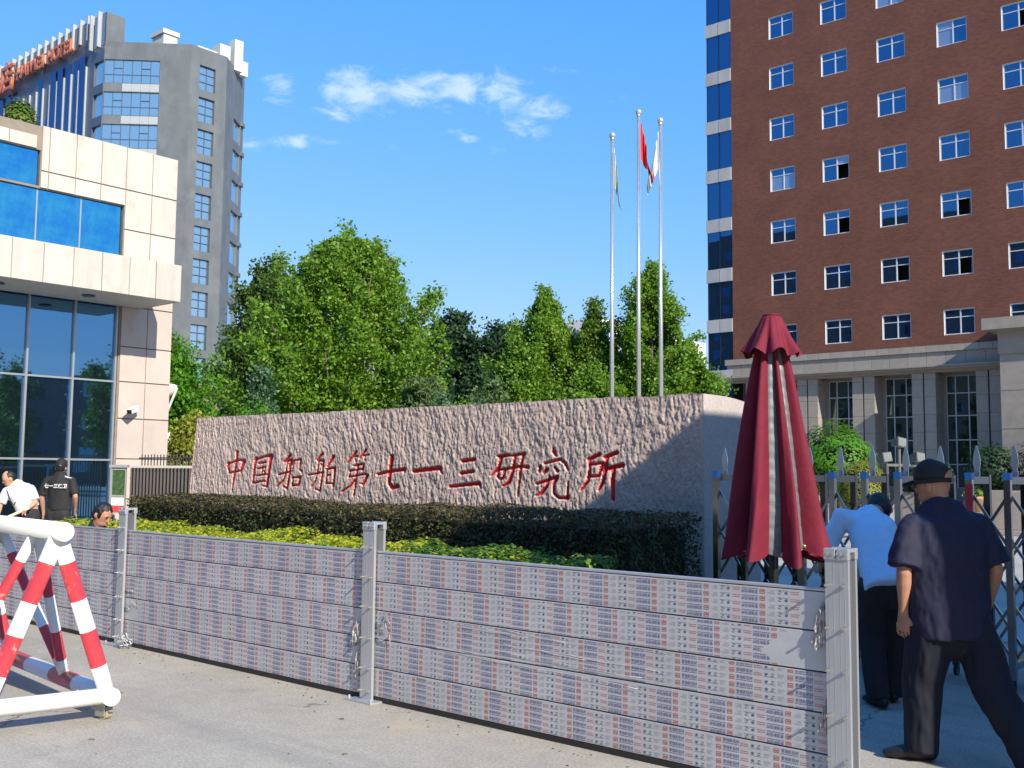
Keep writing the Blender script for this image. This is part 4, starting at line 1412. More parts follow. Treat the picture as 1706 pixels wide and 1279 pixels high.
def print_mesh(name, length, height, x_off, z_off, flip, holes=()):
    """the print over one plank face, cut at the plank's edges; holes: lists of triangles' corners where film is torn off"""
    V, Fm, Mi = [], [], []
    n = 0
    for r in range(-1, int(height / RH) + 2):
        for c in range(-1, int(length / TW) + 2):
            ox, oz = c * TW + x_off, r * RH + z_off
            if ox > length or ox + TW < 0 or oz > height or oz + RH < 0:
                continue
            v = tvn.copy(); v[:, 0] += ox; v[:, 2] += oz
            for f, m in zip(tile.f, tile.m):
                fv = v[list(f)]
                if fv[:, 2].min() < .004 or fv[:, 2].max() > height - .004:
                    if fv[:, 2].max() < .005 or fv[:, 2].min() > height - .005:
                        continue
                    fv = fv.copy(); fv[:, 2] = np.clip(fv[:, 2], .004, height - .004)
                if fv[:, 0].min() < .003 or fv[:, 0].max() > length - .003:
                    continue
                if holes:
                    cx, cz = fv[:, 0].mean(), fv[:, 2].mean()
                    X_, Z_ = (length - cx, height - cz) if flip else (cx, cz)
                    if any(h(X_, Z_) for h in holes):
                        continue
                k = len(fv)
                V.extend(map(tuple, fv)); Fm.append(tuple(range(n, n + k))); Mi.append(m); n += k
    if flip:
        V = [(length - x, y, height - z) for x, y, z in V]
    me = bpy.data.meshes.new(name)
    me.from_pydata(V, [], Fm)
    for k in ('ink_blue', 'ink_red', 'ink_grey', 'ink_pale'):
        me.materials.append(M[k])
    me.polygons.foreach_set('material_index', Mi)
    me.update()
    return me


FLIPS = {2: [1, 0, 0, 1, 1], 3: [1, 1, 0, 1, 0], 1: [0, 1, 1, 0, 1], 0: [1, 0, 1, 1, 0]}
OFFS = [.05, .21, .13, .28, .02]
BARE = {(3, 3): [lambda x, z: x > 2.86 + (.19 - z) * -.9 + .0 and x + z * 1.6 > 3.02 + .0 and z < .19 and (x - 2.80) > z * 1.55],
        (3, 4): [lambda x, z: x > 3.13], (2, 1): [lambda x, z: x > 3.10 - .1 * z], (2, 2): [lambda x, z: x > 3.14], (2, 3 - 2): [lambda x, z: x > 3.08 + .3 * z, lambda x, z: x < .26 - .3 * z]}
for pi in range(1, 4):
    xa, xb = PX[pi] + .018, PX[pi + 1] - .018
    L = xb - xa
    lab = {3: 'printed aluminium plank panel nearest the man in navy, below the folded umbrella', 2: 'printed aluminium plank panel below the yellow hedge',
           1: 'printed aluminium plank panel behind the red and white trestle', 0: 'printed aluminium plank panel at the far left end of the barrier'}[pi]
    t = thing('flood_barrier', lab, 'barrier panel', (xa, BY, 0), 0, G_PAN)
    b = MB(); b.box(0, L, -.018, .018, 0, .034)
    put('bottom_seal', b, M['rubber'], t, local=True)
    q = MB(); q.box(0, L, -.02, .02, .003, .1875); q.box(.0, L, -.014, .014, .1875, .192, 1)
    pmesh = q.mesh('plank', [M['film'], M['alu_dark']])
    for k in range(5):
        o = link('plank', pmesh, t); o.location = (0, rnd.uniform(-.0012, .0012), .034 + .192 * k)
        bv = o.modifiers.new('bevel', 'BEVEL'); bv.width = .003; bv.segments = 2; bv.limit_method = 'ANGLE'
        holes = BARE.get((pi, k), ())
        pr = link('film_print', print_mesh('film_print', L, .1875, OFFS[k] + .11 * pi - .3, -.012 - .007 * ((k * 3 + pi) % 4), FLIPS[pi][4 - k], holes), o)
        pr.location = (0, -.0208, 0)
    b = MB(); b.box(-.0, L, -.022, .022, .034 + .96, .034 + .974)
    put('top_rail', b, M['alu'], t, local=True, bevel=.003)
    if pi in (2, 3):                           # torn, crumpled film ends beside the posts
        rs_ = random.Random(pi)
        spots = [(L - .07, .83, .07, .20), (L - .05, .43, .06, .17)] if pi == 3 else [(L - .10, .44, .10, .16), (L - .07, .26, .08, .2), (.04, .03, .07, .12)]
        for (cx, cz, w_, h_) in spots:
            q = MB()
            ph = rs_.random() * 9
            q.grid(lambda u, v, cx=cx, cz=cz, w_=w_, h_=h_, ph=ph: (cx + (u - .5) * w_ * (1 - .5 * v) + .03 * (v - .5), -.026 - .018 * abs(math.sin(u * 9 + ph + 5 * v)) - .012 * mnoise.noise((u * 4 + ph, v * 5, 1)), cz + (v - .5) * h_ + .02 * math.sin(u * 7 + ph)), 9, 9)
            put('torn_film', q, M['torn'], t, local=True)
        q = MB()
        for i in range(4):
            z = .30 + rs_.random() * .35; x0 = .02 + rs_.random() * .05
            pts = [(x0 + .05 * k * (.6 + .8 * rs_.random()), -.025 - .012 * rs_.random(), z + (rs_.random() - .55) * .05 * k) for k in range(4)]
            q.path(pts, [.002, .005, .003, .001], 5)
        put('loose_wrap', q, M['clear_wrap'], t, local=True, smooth=True)
        if pi == 3:
            for i in range(7):
                q = MB(); x0 = rs_.uniform(.02, 1.4); z = rs_.uniform(.40, .60); ln = rs_.uniform(.4, 1.3); ph = rs_.random() * 9
                q.path([(x0 + ln * k / 12, -.0235 - .001 * i, z - .02 * k / 12 + .012 * mnoise.noise((k * .35 + ph, i, 0))) for k in range(13)], [.0006 + .0016 * abs(mnoise.noise((k * .5 + ph, 3, i))) for k in range(13)], 4)
                put('wrap_glint_strand', q, M['paint_white'], t, local=True, smooth=True)  # thin white strands: the glints of clear wrap put in as colour
t = thing('wire_tangle', 'pale tangle of binding wire at the foot of the barrier post by the yellow hedge', 'wire', (-8.62, 4.74, 0))
b = MB(); rs_ = random.Random(5)
for i in range(4):
    r = .05 + .05 * rs_.random(); c = (rs_.uniform(-.06, .1), rs_.uniform(-.05, .05)); tl = rs_.uniform(-.5, .5)
    b.path([(c[0] + r * math.cos(a), c[1] + r * .6 * math.sin(a), .05 + .06 * i / 3 * rs_.random() + r * tl * math.cos(a + i)) for a in [k * PI / 7 for k in range(14)]], .0045, 5)
put('wire_loops', b, M['clear_wrap'], t, local=True, smooth=True)

# ------------------------------------------------------------------ folded umbrella
UX, UY = -2.98, 5.86
um = thing('patio_umbrella', 'folded maroon patio umbrella with grey reflective strips behind the barrier', 'umbrella', (UX, UY, 0), YAW)
NF = 7
PHI = -.237


def ufold(th):
    c = abs(math.cos((th + PHI) * NF / 2))
    return max(0.0, (c - .75) / .25)


def upt(th, t):
    thw = th + .16 * math.sin(2.4 * t) * (1 if True else 0)
    f = ufold(th) ** .6
    base = .058 + .205 * t ** .74
    irr = 1 + .10 * math.sin(th * 2 + 1.1 + t) + .07 * math.sin(th * 5 + 2 * t) + .035 * t * f * math.sin(th * 14 + 3 * t)
    r = base * irr * (.66 + (.36 + .22 * t) * f) + .006 * math.sin(th * 23 + t * 7) * t * f
    if f == 0:
        r += .0010 * math.sin(t * 118) + .0012 * math.sin(t * 41)
    z = 2.42 - t * (1.33 + (.055 * f + .025 * math.sin(th * 3 + .6)) * t)
    return (r * math.cos(thw) + .02 * t, r * math.sin(thw), z)


NU, NV = 280, 150
can, strips = MB(), [MB() for _ in range(NF)]
pts_u = [[upt(2 * PI * i / NU, j / NV) for i in range(NU)] for j in range(NV + 1)]
half = math.asin(.75) / (NF / 2)
can_idx, strip_idx = {}, [{} for _ in range(NF)]
for i in range(NU):
    th = 2 * PI * (i + .5) / NU
    q_ = ((th + PHI - PI / NF) / (2 * PI / NF))
    k = int(round(q_)) % NF
    isv = abs(q_ - round(q_)) * (2 * PI / NF) < half
    mb_, ix = (strips[k], strip_idx[k]) if isv else (can, can_idx)
    for j in range(NV):
        ids = []
        for (a, c) in ((i, j), ((i + 1) % NU, j), ((i + 1) % NU, j + 1), (i, j + 1)):
            if (a, c) not in ix:
                ix[(a, c)] = len(mb_.v); mb_.v.append(pts_u[c][a])
            ids.append(ix[(a, c)])
        mb_.f.append(tuple(ids)); mb_.m.append(0)
put('canopy', can, M['maroon'], um, smooth=True, local=True)
for k in range(NF):
    put('reflective_strip', strips[k], M['strip'], um, smooth=True, local=True)
    b = MB()
    p_ = upt(PI / NF - PHI + 2 * PI * k / NF + half, 1.0)
    b.ball((p_[0] * 1.03, p_[1] * 1.03, p_[2] + .02), .012, .012, .012, 10, 6)
    put('rib_tip', b, M['brass'], um, smooth=True, local=True)
b = MB()                                       # skirted vent cap


def capf(u, v):
    th = 2 * PI * u
    fl_ = .5 + .5 * math.cos(th * 7 + 1.2)
    r = .055 + .112 * v ** 1.15 * (1 + .16 * math.sin(th * 7 + .4) * v) + .01 * math.sin(th * 13) * v
    return (r * math.cos(th), r * math.sin(th), 2.535 - .22 * v - .045 * fl_ * v * v - .01 * (v < .02))


b.grid(capf, 120, 16, closed_u=True)
b.ball((0, 0, 2.53), .06, .06, .012, 20, 6)
put('vent_cap', b, M['maroon'], um, smooth=True, local=True)
b = MB(); b.tube((0, 0, 0), (0, 0, 2.5), .024, seg=14)
put('pole', b, M['dark_metal'], um, smooth=True, local=True)
b = MB(); b.box(-.26, .26, -.26, .26, 0, .07); b.tube((0, 0, .07), (0, 0, .34), .035, seg=14)
put('base', b, M['dark_metal'], um, local=True, bevel=.02)

# ------------------------------------------------------------------ stainless folding gate
gate = thing('sliding_gate', 'folding stainless steel gate of tall paired posts with spear tops and crossed bars', 'gate', (-2.5, 8.4, 0))
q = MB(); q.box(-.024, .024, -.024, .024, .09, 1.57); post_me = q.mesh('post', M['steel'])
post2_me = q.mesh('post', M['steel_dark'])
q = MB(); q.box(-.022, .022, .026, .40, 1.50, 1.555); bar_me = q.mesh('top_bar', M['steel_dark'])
q = MB(); q.box(-.022, .022, .026, .40, .16, .21); bar2_me = q.mesh('bottom_bar', M['steel'])
q = MB(); q.box(-.026, .026, -.027, .03, 1.53, 1.585); tape_me = q.mesh('blue_tape', M['blue_tape'])
q = MB(); q.box(-.0255, .0255, -.0265, .0, 1.22, 1.50); red_me = q.mesh('red_sticker', M['red_tape'])
q = MB()
q.rings([[(a * w_, y, z) for a, y in ((-1, -.006), (1, -.006), (1, .006), (-1, .006))] for w_, z in ((.018, 0), (.022, .03), (.016, .05), (.028, .10), (.022, .16), (.004, .235))])
spear_me = q.mesh('spear_tip', M['steel_pole'])
q = MB(); q.tube((-.012, 0, .045), (.012, 0, .045), .045, seg=14); q.box(-.018, .018, -.02, .02, .05, .1); wheel_me = q.mesh('wheel', M['dark_metal'])
pitch = .269
gxs = [-4.72 + pitch * i for i in range(20)]
q = MB()
for s_ in (1, -1):
    q.hexa([(0, -.008 + s_ * .009, .0 if s_ > 0 else .42), (0, .008 + s_ * .009, .0 if s_ > 0 else .42), (pitch, .008 + s_ * .009, .42 if s_ > 0 else 0), (pitch, -.008 + s_ * .009, .42 if s_ > 0 else 0),
            (0, -.008 + s_ * .009, .036 if s_ > 0 else .456), (0, .008 + s_ * .009, .036 if s_ > 0 else .456), (pitch, .008 + s_ * .009, .456 if s_ > 0 else .036), (pitch, -.008 + s_ * .009, .456 if s_ > 0 else .036)])
cross_me = q.mesh('scissor_bar', M['steel'])
for i, x in enumerate(gxs):
    for y in (8.2, 8.626):
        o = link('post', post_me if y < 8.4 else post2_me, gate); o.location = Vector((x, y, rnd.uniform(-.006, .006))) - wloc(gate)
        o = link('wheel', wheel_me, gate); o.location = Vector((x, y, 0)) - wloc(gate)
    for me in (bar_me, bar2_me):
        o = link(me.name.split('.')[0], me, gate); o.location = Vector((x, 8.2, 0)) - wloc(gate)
    o = link('blue_tape', tape_me, gate); o.location = Vector((x, 8.2, 0)) - wloc(gate)
    o = link('spear_tip', spear_me, gate); o.location = Vector((x + .02, 8.32, 1.555)) - wloc(gate)
    if i in (8, 10):
        o = link('red_sticker', red_me, gate); o.location = Vector((x, 8.2, 0)) - wloc(gate)
    if i < len(gxs) - 1:
        for y in (8.235, 8.59):
            for z in (.2, .66, 1.0) if y < 8.4 else (.2, .66):
                o = link('scissor_bar', cross_me, gate); o.location = Vector((x, y, z)) - wloc(gate)

# ------------------------------------------------------------------ red and white trestle barricade
AX, AY = -4.62, 6.62        # in camera-aligned axes further down: positions measured on the ground


def cw(xc, dc, z=0.0):      # camera-aligned ground metres to world
    u = Vector((math.cos(YAW), math.sin(YAW), 0)); n = Vector((-math.sin(YAW), math.cos(YAW), 0))
    v = u * xc + n * dc
    return Vector((v.x, v.y, z))


tre = thing('trestle_barricade', 'red and white striped tubular trestle barricade on caster wheels', 'barricade', cw(-2.76, 6.4))
bR, bL = cw(-2.49, 6.62, .15), cw(-3.05, 6.20, .15)
tp0 = cw(-2.745, 6.40, 1.15)
ax_ = (cw(-.68, .73) - cw(0, 0)).normalized()
LEN = 3.3
R_ = .058


def banded(mb, p0, p1, r, cuts, seg=20, start=0):
    ts = [0] + cuts + [1]
    mats = [(start + i) % 2 for i in range(len(ts) - 1)]
    rr = []
    p0, p1 = Vector(p0), Vector(p1)
    d = (p1 - p0).normalized(); a = d.orthogonal().normalized(); b2 = d.cross(a)
    mm = []
    for i, t_ in enumerate(ts):
        c = p0.lerp(p1, t_)
        ring = [c + (a * math.cos(q_) + b2 * math.sin(q_)) * r for q_ in [2 * PI * k / seg for k in range(seg)]]
        if 0 < i < len(ts) - 1:
            rr.append(ring); rr.append(ring); mm += [mats[i - 1], mats[i]]
        else:
            rr.append(ring)
    m2 = []
    for i in range(len(rr) - 1):
        m2.append(mats[min(i // 2, len(mats) - 1)])
    mb.rings(rr, m2)


PW = [M['paint_white'], M['paint_red']]


def tube_part(name, p0, p1, r, cuts=None, start=0, seg=22):
    b = MB()
    if cuts:
        banded(b, p0, p1, r, cuts, seg, start)
    else:
        b.tube(p0, p1, r, seg=seg)
    o = put(name, b, PW, tre)
    for p in o.data.polygons:
        p.use_smooth = len(p.vertices) == 4
    return o


lc = [.17, .40, .59, .81]
for end in (0, LEN):
    o_ = ax_ * end
    tube_part('leg', tp0 + o_, bR + o_, .049, lc)
    tube_part('leg', tp0 + o_, bL + o_, .049, lc)
    tube_part('end_tube', bL + o_ + (bL - bR).normalized() * .02, bR + o_ + (bR - bL).normalized() * .02, .050)
tube_part('top_tube', tp0 - ax_ * .10 + Vector((0, 0, .02)), tp0 + ax_ * (LEN + .1) + Vector((0, 0, .02)), .057)
for bb in (bR, bL):
    tube_part('base_tube', bb - ax_ * .07, bb + ax_ * (LEN + .07), .054, [.16, .28, .42, .55, .68, .82])
nseg = 3
for bb in (bR, bL):
    for k in range(nseg):
        d0, d1, dm = LEN * (k + .0) / nseg, LEN * (k + 1) / nseg, LEN * (k + .5) / nseg
        if k > 0:
            tube_part('brace', tp0 + ax_ * d0, bb + ax_ * (d0 - .42), .034, [.18, .42, .66, .86])
        tube_part('brace', tp0 + ax_ * (d0 + .38), bb + ax_ * (d0 + .22 + .5), .034, [.18, .42, .66, .86])
for bb in (bR, bL, bR + ax_ * LEN, bL + ax_ * LEN):
    b = MB(); p = Vector((bb.x, bb.y, 0)) + ax_ * .06
    R3 = Matrix.Rotation(YAW - .5, 3, 'Z')
    F_ = lambda a, c, d, p=p: tuple(p + R3 @ Vector((a, c, 0)) + Vector((0, 0, d)))
    b.box(-.05, .05, -.05, .05, .088, .10, 0, F_); b.box(-.035, .05, -.034, -.026, .02, .09, 0, F_); b.box(-.035, .05, .026, .034, .02, .09, 0, F_)
    b.box(-.07, -.03, -.036, .036, .06, .075, 0, F_); b.box(.045, .085, -.02, .02, .05, .064, 0, F_)
    cst = put('caster', b, M['caster_grey'], tre, bevel=.003)
    b = MB(); b.tube(F_(.02, -.023, .04), F_(.02, .023, .04), .04, seg=20)
    w_ = put('wheel', b, M['caster_wheel'], cst)

# ------------------------------------------------------------------ flagpoles and flags
for (x, y, h, lab) in ((-14.81, 20.75, 9.98, 'shortest steel flagpole, on the left, flying the pale green flag'), (-14.29, 21.14, 10.56, 'tallest steel flagpole, in the middle, flying the red flag'),
                       (-13.89, 21.51, 10.36, 'right steel flagpole, flying the white flag')):
    t = thing('flagpole', lab, 'flagpole', (x, y, 0), 0, 'flagpoles behind the name stone')
    b = MB(); b.tube((0, 0, 0), (0, 0, h - .12), .062, .038, 14)
    put('pole', b, M['steel_pole'], t, local=True, smooth=True)
    b = MB(); b.ball((0, 0, h - .04), .085, .085, .085, 14, 10); b.tube((0, 0, h - .16), (0, 0, h - .08), .05, seg=10)
    put('finial', b, M['steel_pole'], t, local=True, smooth=True)
    b = MB(); b.tube((.07, -.03, 1.2), (.06, -.03, h - .2), .006, seg=5)
    put('halyard', b, M['fin'], t, local=True)
    b = MB(); b.box(-.3, .3, -.3, .3, 0, .12); b.tube((0, 0, .12), (0, 0, .3), .12, seg=14)
    put('base', b, M['kerb'], t, local=True)


def flag(name, lab, x, y, z1, z0, w, mat, side, seed):
    t = thing(name, lab, 'flag', (x, y, z1), YAW)
    b = MB()

    def fn(u, v):
        # limp cloth hanging in folds from the hoist
        fall = (u ** .9) * (.42 * (z1 - z0))
        z = -v * (z1 - z0) * (.62 + .0 * u) - fall
        xx = side * (.05 + w * (u ** .8) * (.45 + .55 * v) * (.9 + .15 * math.sin(6 * v + seed)))
        yy = .10 * math.sin(u * 15 + seed + v * 2.5) * (.3 + .7 * v) * (.4 + u)
        return (xx, yy, z)
    b.grid(fn, 40, 26)
    put('flag_cloth', b, mat, t, smooth=True, local=True)
    return t


flag('hanging_flag', 'limp pale green flag hanging from the left flagpole', -14.81, 20.75, 9.65, 8.05, .17, M['flag_pale'], 1, 1.0)
flag('hanging_flag', 'limp red flag hanging from the middle flagpole', -14.29, 21.14, 10.3, 8.72, .32, M['flag_red'], 1, 2.3)
flag('hanging_flag', 'limp white flag hanging from the right flagpole', -13.89, 21.51, 10.05, 8.50, .32, M['flag_white'], -1, 4.1)

# ------------------------------------------------------------------ louvred fence, railing and notice frame by the gatehouse
lf = thing('louvre_fence', 'brown grey fence of upright angled slats between gatehouse and name stone', 'fence', (-17, 10.3, 0))
for i in range(27):
    x = -18.42 + .118 * i
    q = MB(); R3 = Matrix.Rotation(math.radians(52), 3, 'Z')
    q.box(-.062, .062, -.014, .014, .05, 1.575, 0, lambda a, c, d: tuple(R3 @ Vector((a, c, d))))
    q.box(-.066, .066, -.018, .018, 1.575, 1.62, 1, lambda a, c, d: tuple(R3 @ Vector((a, c, d))))
    if i == 0:
        sl_me = q.mesh('slat', [M['louver'], M['louver_top']])
    o = link('slat', sl_me, lf); o.location = Vector((x, 10.3, 0)) - wloc(lf)
b = MB(); b.box(-18.6, -15.2, 10.36, 10.4, .3, .36); b.box(-18.6, -15.2, 10.36, 10.4, 1.3, 1.36)
put('rail', b, M['louver'], lf)
pf = thing('picket_railing', 'thin brown picket railing standing behind the louvred fence', 'railing', (-17, 10.9, 0))
q = MB(); q.box(-.009, .009, -.009, .009, 0, 1.84); pk = q.mesh('picket', M['louver'])
for i in range(34):
    o = link('picket', pk, pf); o.location = Vector((-19.2 + .115 * i, 10.9, rnd.uniform(-.01, .01))) - wloc(pf)
b = MB(); b.box(-19.3, -15.3, 10.885, 10.915, 1.76, 1.785); b.box(-19.3, -15.3, 10.885, 10.915, .2, .23)
put('rail', b, M['louver'], pf)
nb = thing('notice_stand', 'grey framed notice stand with a green picture and red panel by the louvred fence', 'notice stand', (-18.58, 10.09, 0), YAW)
b = MB()
for (x0, x1, z0, z1) in ((-.14, -.12, 0, 1.58), (.12, .14, 0, 1.58), (-.12, .12, 1.53, 1.58), (-.12, .12, 1.03, 1.06), (-.12, .12, .72, .74)):
    b.box(x0, x1, -.02, .02, z0, z1)
b.box(-.17, .17, -.06, .06, 1.58, 1.63)
put('frame', b, M['alu'], nb, local=True)
b = MB(); b.box(-.12, .12, .0, .012, 1.06, 1.53); put('picture_panel', b, pm('leafy_picture', (.05, .10, .035), .4, var=.7, vscale=14), nb, local=True)
b = MB(); b.box(-.12, .12, .0, .012, .74, .86); put('red_panel', b, M['red_tape'], nb, local=True)
b = MB(); b.box(-.12, .12, .0, .012, .87, 1.03); put('white_panel', b, M['cctv_white'], nb, local=True)

# white street lamp half hidden behind the gatehouse
sl_ = thing('street_lamp', 'white bowl shaped lamp half hidden behind the gatehouse corner', 'lamp', tuple(cw(-8.25, 25.0)))
b = MB(); b.tube((0, 0, 0), (0, 0, 2.45), .10, .085, 14); put('pole', b, M['lamp_white'], sl_, local=True, smooth=True)
b = MB(); b.tube((-.0, 0, 2.95), (.22, .1, 3.5), .03, seg=8); b.tube((-.06, 0, 2.9), (.0, 0, 2.98), .04, seg=8); put('arm', b, M['lamp_white'], sl_, local=True)
b = MB(); b.rings([[(.02 + r * math.cos(a), r * math.sin(a), z) for a in [2 * PI * k / 20 for k in range(20)]] for r, z in ((.08, 3.30), (.14, 3.42), (.19, 3.52), (.20, 3.56), (.13, 3.59), (.03, 3.60))])
put('shade', b, M['lamp_white'], sl_, local=True, smooth=True)

# ------------------------------------------------------------------ things in the yard behind the gate
fl_t = thing('floodlight_mast', 'pale mast carrying three floodlights in front of the stone arcade', 'floodlight', (-9.04, 23.96, 0), YAW)
b = MB(); b.tube((0, 0, 0), (0, 0, 2.2), .04, seg=10); b.box(-.30, .42, -.03, .03, 1.78, 1.84); b.tube((-.28, 0, 1.6), (-.28, 0, 1.8), .035, seg=8); b.tube((.40, 0, 1.62), (.40, 0, 1.8), .035, seg=8)
put('mast', b, M['cloth_grey'], fl_t, local=True)
for (x, z, ry) in ((0.0, 2.32, .15), (.42, 1.98, .1), (-.34, 1.98, -.1)):
    b = MB(); b.hexa([(-.14, -.10, -.11), (.14, -.10, -.11), (.12, .12, -.07), (-.12, .12, -.07), (-.14, -.10, .11), (.14, -.10, .11), (.12, .12, .07), (-.12, .12, .07)])
    o = put('lamp_head', b, M['cloth_grey'], fl_t, local=True); o.location = (x, 0, z); o.rotation_euler = (math.radians(-8), ry, .5)
    b = MB(); b.box(-.125, .125, -.108, -.101, -.095, .095); o2 = put('lamp_glass', b, M['reflector'], o, local=True)
for (x, y, w_, d_, h_, lab) in ((-10.8, 30.4, 1.25, .8, 1.12, 'low stone planter box left of the man in the cap'), (-7.9, 30.3, 2.0, .8, 1.2, 'low stone planter box at the right edge beyond the gate')):
    t = thing('stone_planter', lab, 'planter', (x, y, 0))
    b = MB(); b.box(-w_ / 2, w_ / 2, -d_ / 2, d_ / 2, .15, h_); b.box(-w_ / 2 - .05, w_ / 2 + .05, -d_ / 2 - .05, d_ / 2 + .05, 0, .15)
    put('box', b, M['planter'], t, local=True, bevel=.02)
    b = MB(); b.box(-w_ / 2 + .08, w_ / 2 - .08, -d_ / 2 + .08, d_ / 2 - .08, h_, h_ + .01); put('soil', b, M['soil'], t, local=True)
t = thing('clay_pot', 'small tan clay pot with a seedling beyond the gate', 'plant pot', (-9.07, 29.41, 0))
b = MB(); b.rings([[(r * math.cos(a), r * math.sin(a), z) for a in [2 * PI * k / 18 for k in range(18)]] for r, z in ((.14, 0), (.20, .30), (.25, .34), (.26, .42), (.22, .42), (.2, .38))])
o = put('pot', b, M['terracotta'], t, local=True, smooth=True); o.location = (0, 0, .62)
b = MB(); b.box(-.3, .3, -.3, .3, 0, .62); put('plinth', b, M['planter'], t, local=True)
P = np.random.default_rng(3).normal(size=(160, 3)) * np.array([.13, .13, .06]) + np.array([-9.07, 29.41, 1.12]); leaves('seedling', P, .09, M['lf_mid'], t, 3)


def ball_shrub(name, lab, x, y, r, zc, rz, n, size, mats, seed, cat='shrub', lump=.12, ragged=.0):
    t = thing(name, lab, cat, (x, y, 0))
    rs = np.random.default_rng(seed)
    d = rs.normal(size=(n, 3)); d /= np.linalg.norm(d, axis=1)[:, None]
    k = 1 + (vnoise(d[:, 0] * 3 + 9, d[:, 1] * 3 + d[:, 2] * 3 + 9, seed) - .5) * 2 * lump - rs.exponential(.07, n) + ragged * rs.random(n) ** 4
    P = np.stack([x + d[:, 0] * r * k, y + d[:, 1] * r * k, zc + d[:, 2] * rz * k], 1)
    P = P[P[:, 2] > .05]
    leaves('foliage', P, size, mats, t, seed, .3)
    b = MB(); b.ball((x, y, zc), r * .84, r * .84, rz * .84, 14, 9); b.tube((x, y, 0), (x, y, zc), .06, seg=7)
    put('twigs', b, M['hedge_core'], t)
    return t


ball_shrub('leafy_shrub', 'bright green rounded shrub beyond the gate, right of the umbrella', -12.7, 28.9, 1.0, 1.95, .95, 7000, .10, M['lf_shrub'], 31, lump=.25, ragged=.2)
ball_shrub('clipped_shrub', 'yellow green clipped dome shrub under the bright green shrub', -10.6, 25.6, .66, 1.15, .80, 9000, .05, M['lf_yellow'], 32, lump=.05)
ball_shrub('dark_shrub', 'dark spiky shrub against the arcade, left of the cap', -10.8, 30.4, .62, 1.55, .42, 1500, .15, M['lf_dark'], 33, ragged=.5)
ball_shrub('dark_shrub', 'dark shrub against the arcade directly above the cap', -17.2, 58.8, 1.2, 2.0, 1.2, 2200, .2, M['lf_dark'], 34, ragged=.4)
ball_shrub('dark_shrub', 'dark shrub by the entrance bay at the right edge', -13.8, 58.6, 1.9, 2.2, 1.5, 3000, .2, M['lf_dark'], 35, ragged=.4)
ball_shrub('roof_shrub', 'leafy potted shrub on the gatehouse roof at the left edge', -20.9, 7.95, .46, 8.42, .42, 2400, .08, M['lf_mid'], 36, ragged=.2)
ball_shrub('roof_shrub', 'small leafy potted shrub on the gatehouse roof beside the parapet step', -20.75, 8.85, .32, 8.40, .46, 1600, .075, M['lf_mid'], 37, ragged=.2)

# ------------------------------------------------------------------ trees


def tree(name, lab, x, y, H, prof, nb, lpb, size, mat, seed, up=(.5, 1.1), plume=.16, low=.08, trunk=.16, cat='tree', zmin=0.3, lobes=.0, upleaf=.35, inner=.25, dens_=2.3, fill=1.0):
    t = thing(name, lab, cat, (x, y, 0))
    rs = np.random.default_rng(seed)
    b = MB()
    b.path([(x, y, 0), (x + .05, y, H * .3), (x - .04, y + .05, H * .62), (x, y, H * .93)], [trunk, trunk * .8, trunk * .45, .02], 9)
    P = []
    for i in range(nb):
        h1 = low + (1 - low) * (i + rs.random()) / nb          # relative height of the tip
        h1 = min(h1, .995) * rs.uniform(.94, 1.04)
        az = i * 2.39996 + rs.normal() * .35
        R = prof(h1, az) * rs.uniform(.66, 1.09)
        el = rs.uniform(*up)
        tip = np.array([x + R * math.cos(az), y + R * math.sin(az), h1 * H])
        h0 = max(.06 * H, h1 * H - max(R, .25) * math.tan(el) - .2)
        root = np.array([x, y, h0])
        mid = (root + tip) / 2 + np.array([0, 0, -.08 * R])
        if i % 3 == 0:
            b.path([tuple(root), tuple(mid), tuple(tip)], [trunk * .28, trunk * .16, .012], 5)
        n = int(dens_ * lpb * (.35 + .85 * (R / max(.3, prof(.4, 0)))))
        tt = rs.uniform(inner, 1.04, n) ** .75
        c = root[None] * ((1 - tt) ** 2)[:, None] + mid[None] * (2 * tt * (1 - tt))[:, None] + tip[None] * (tt ** 2)[:, None]
        wdt = plume * (R * .55 + .35) * (1.12 - tt) ** .6 + .05
        mtw = max(5, n // 24)
        tw = rs.integers(0, n, mtw)
        c = c[tw] + rs.normal(size=(mtw, 3)) * wdt[tw][:, None] * np.array([1, 1, .85])
        pick = rs.integers(0, mtw, n)
        c = c[pick] + rs.normal(size=(n, 3)) * (size * 1.05) * np.array([1, 1, .8])
        P.append(c)
    nf = int(nb * lpb * dens_ * fill)                      # inner leafage, in clumps
    hh = rs.uniform(low, .97, nf); az = rs.uniform(0, 2 * PI, nf)
    rr_ = np.array([prof(a_, b_) for a_, b_ in zip(hh[:400], az[:400])])
    rr_ = np.interp(hh, np.sort(hh[:400]), rr_[np.argsort(hh[:400])]) if nf > 400 else rr_[:nf]
    rad = rr_ * np.sqrt(rs.uniform(.05, .50, nf))
    c = np.stack([x + rad * np.cos(az), y + rad * np.sin(az), hh * H], 1)
    keep = vnoise(c[:, 0] * 1.6 + c[:, 2] * .7 + 40, c[:, 1] * 1.6 + c[:, 2] * 1.1 + 40, seed) > .42
    P.append(c[keep])
    P = np.concatenate(P); P = P[P[:, 2] > zmin]
    put('trunk', b, M['bark'], t, smooth=True)
    leaves('crown', P, size, M[mat], t, seed, upleaf)
    return t


def prof_big(h, az):
    r = np.interp(h, [0, .1, .3, .5, .7, .85, .95, 1], [2.7, 3.3, 3.7, 3.6, 3.15, 2.35, 1.3, .3])
    return r * (1 + .12 * math.sin(3 * az + 1))


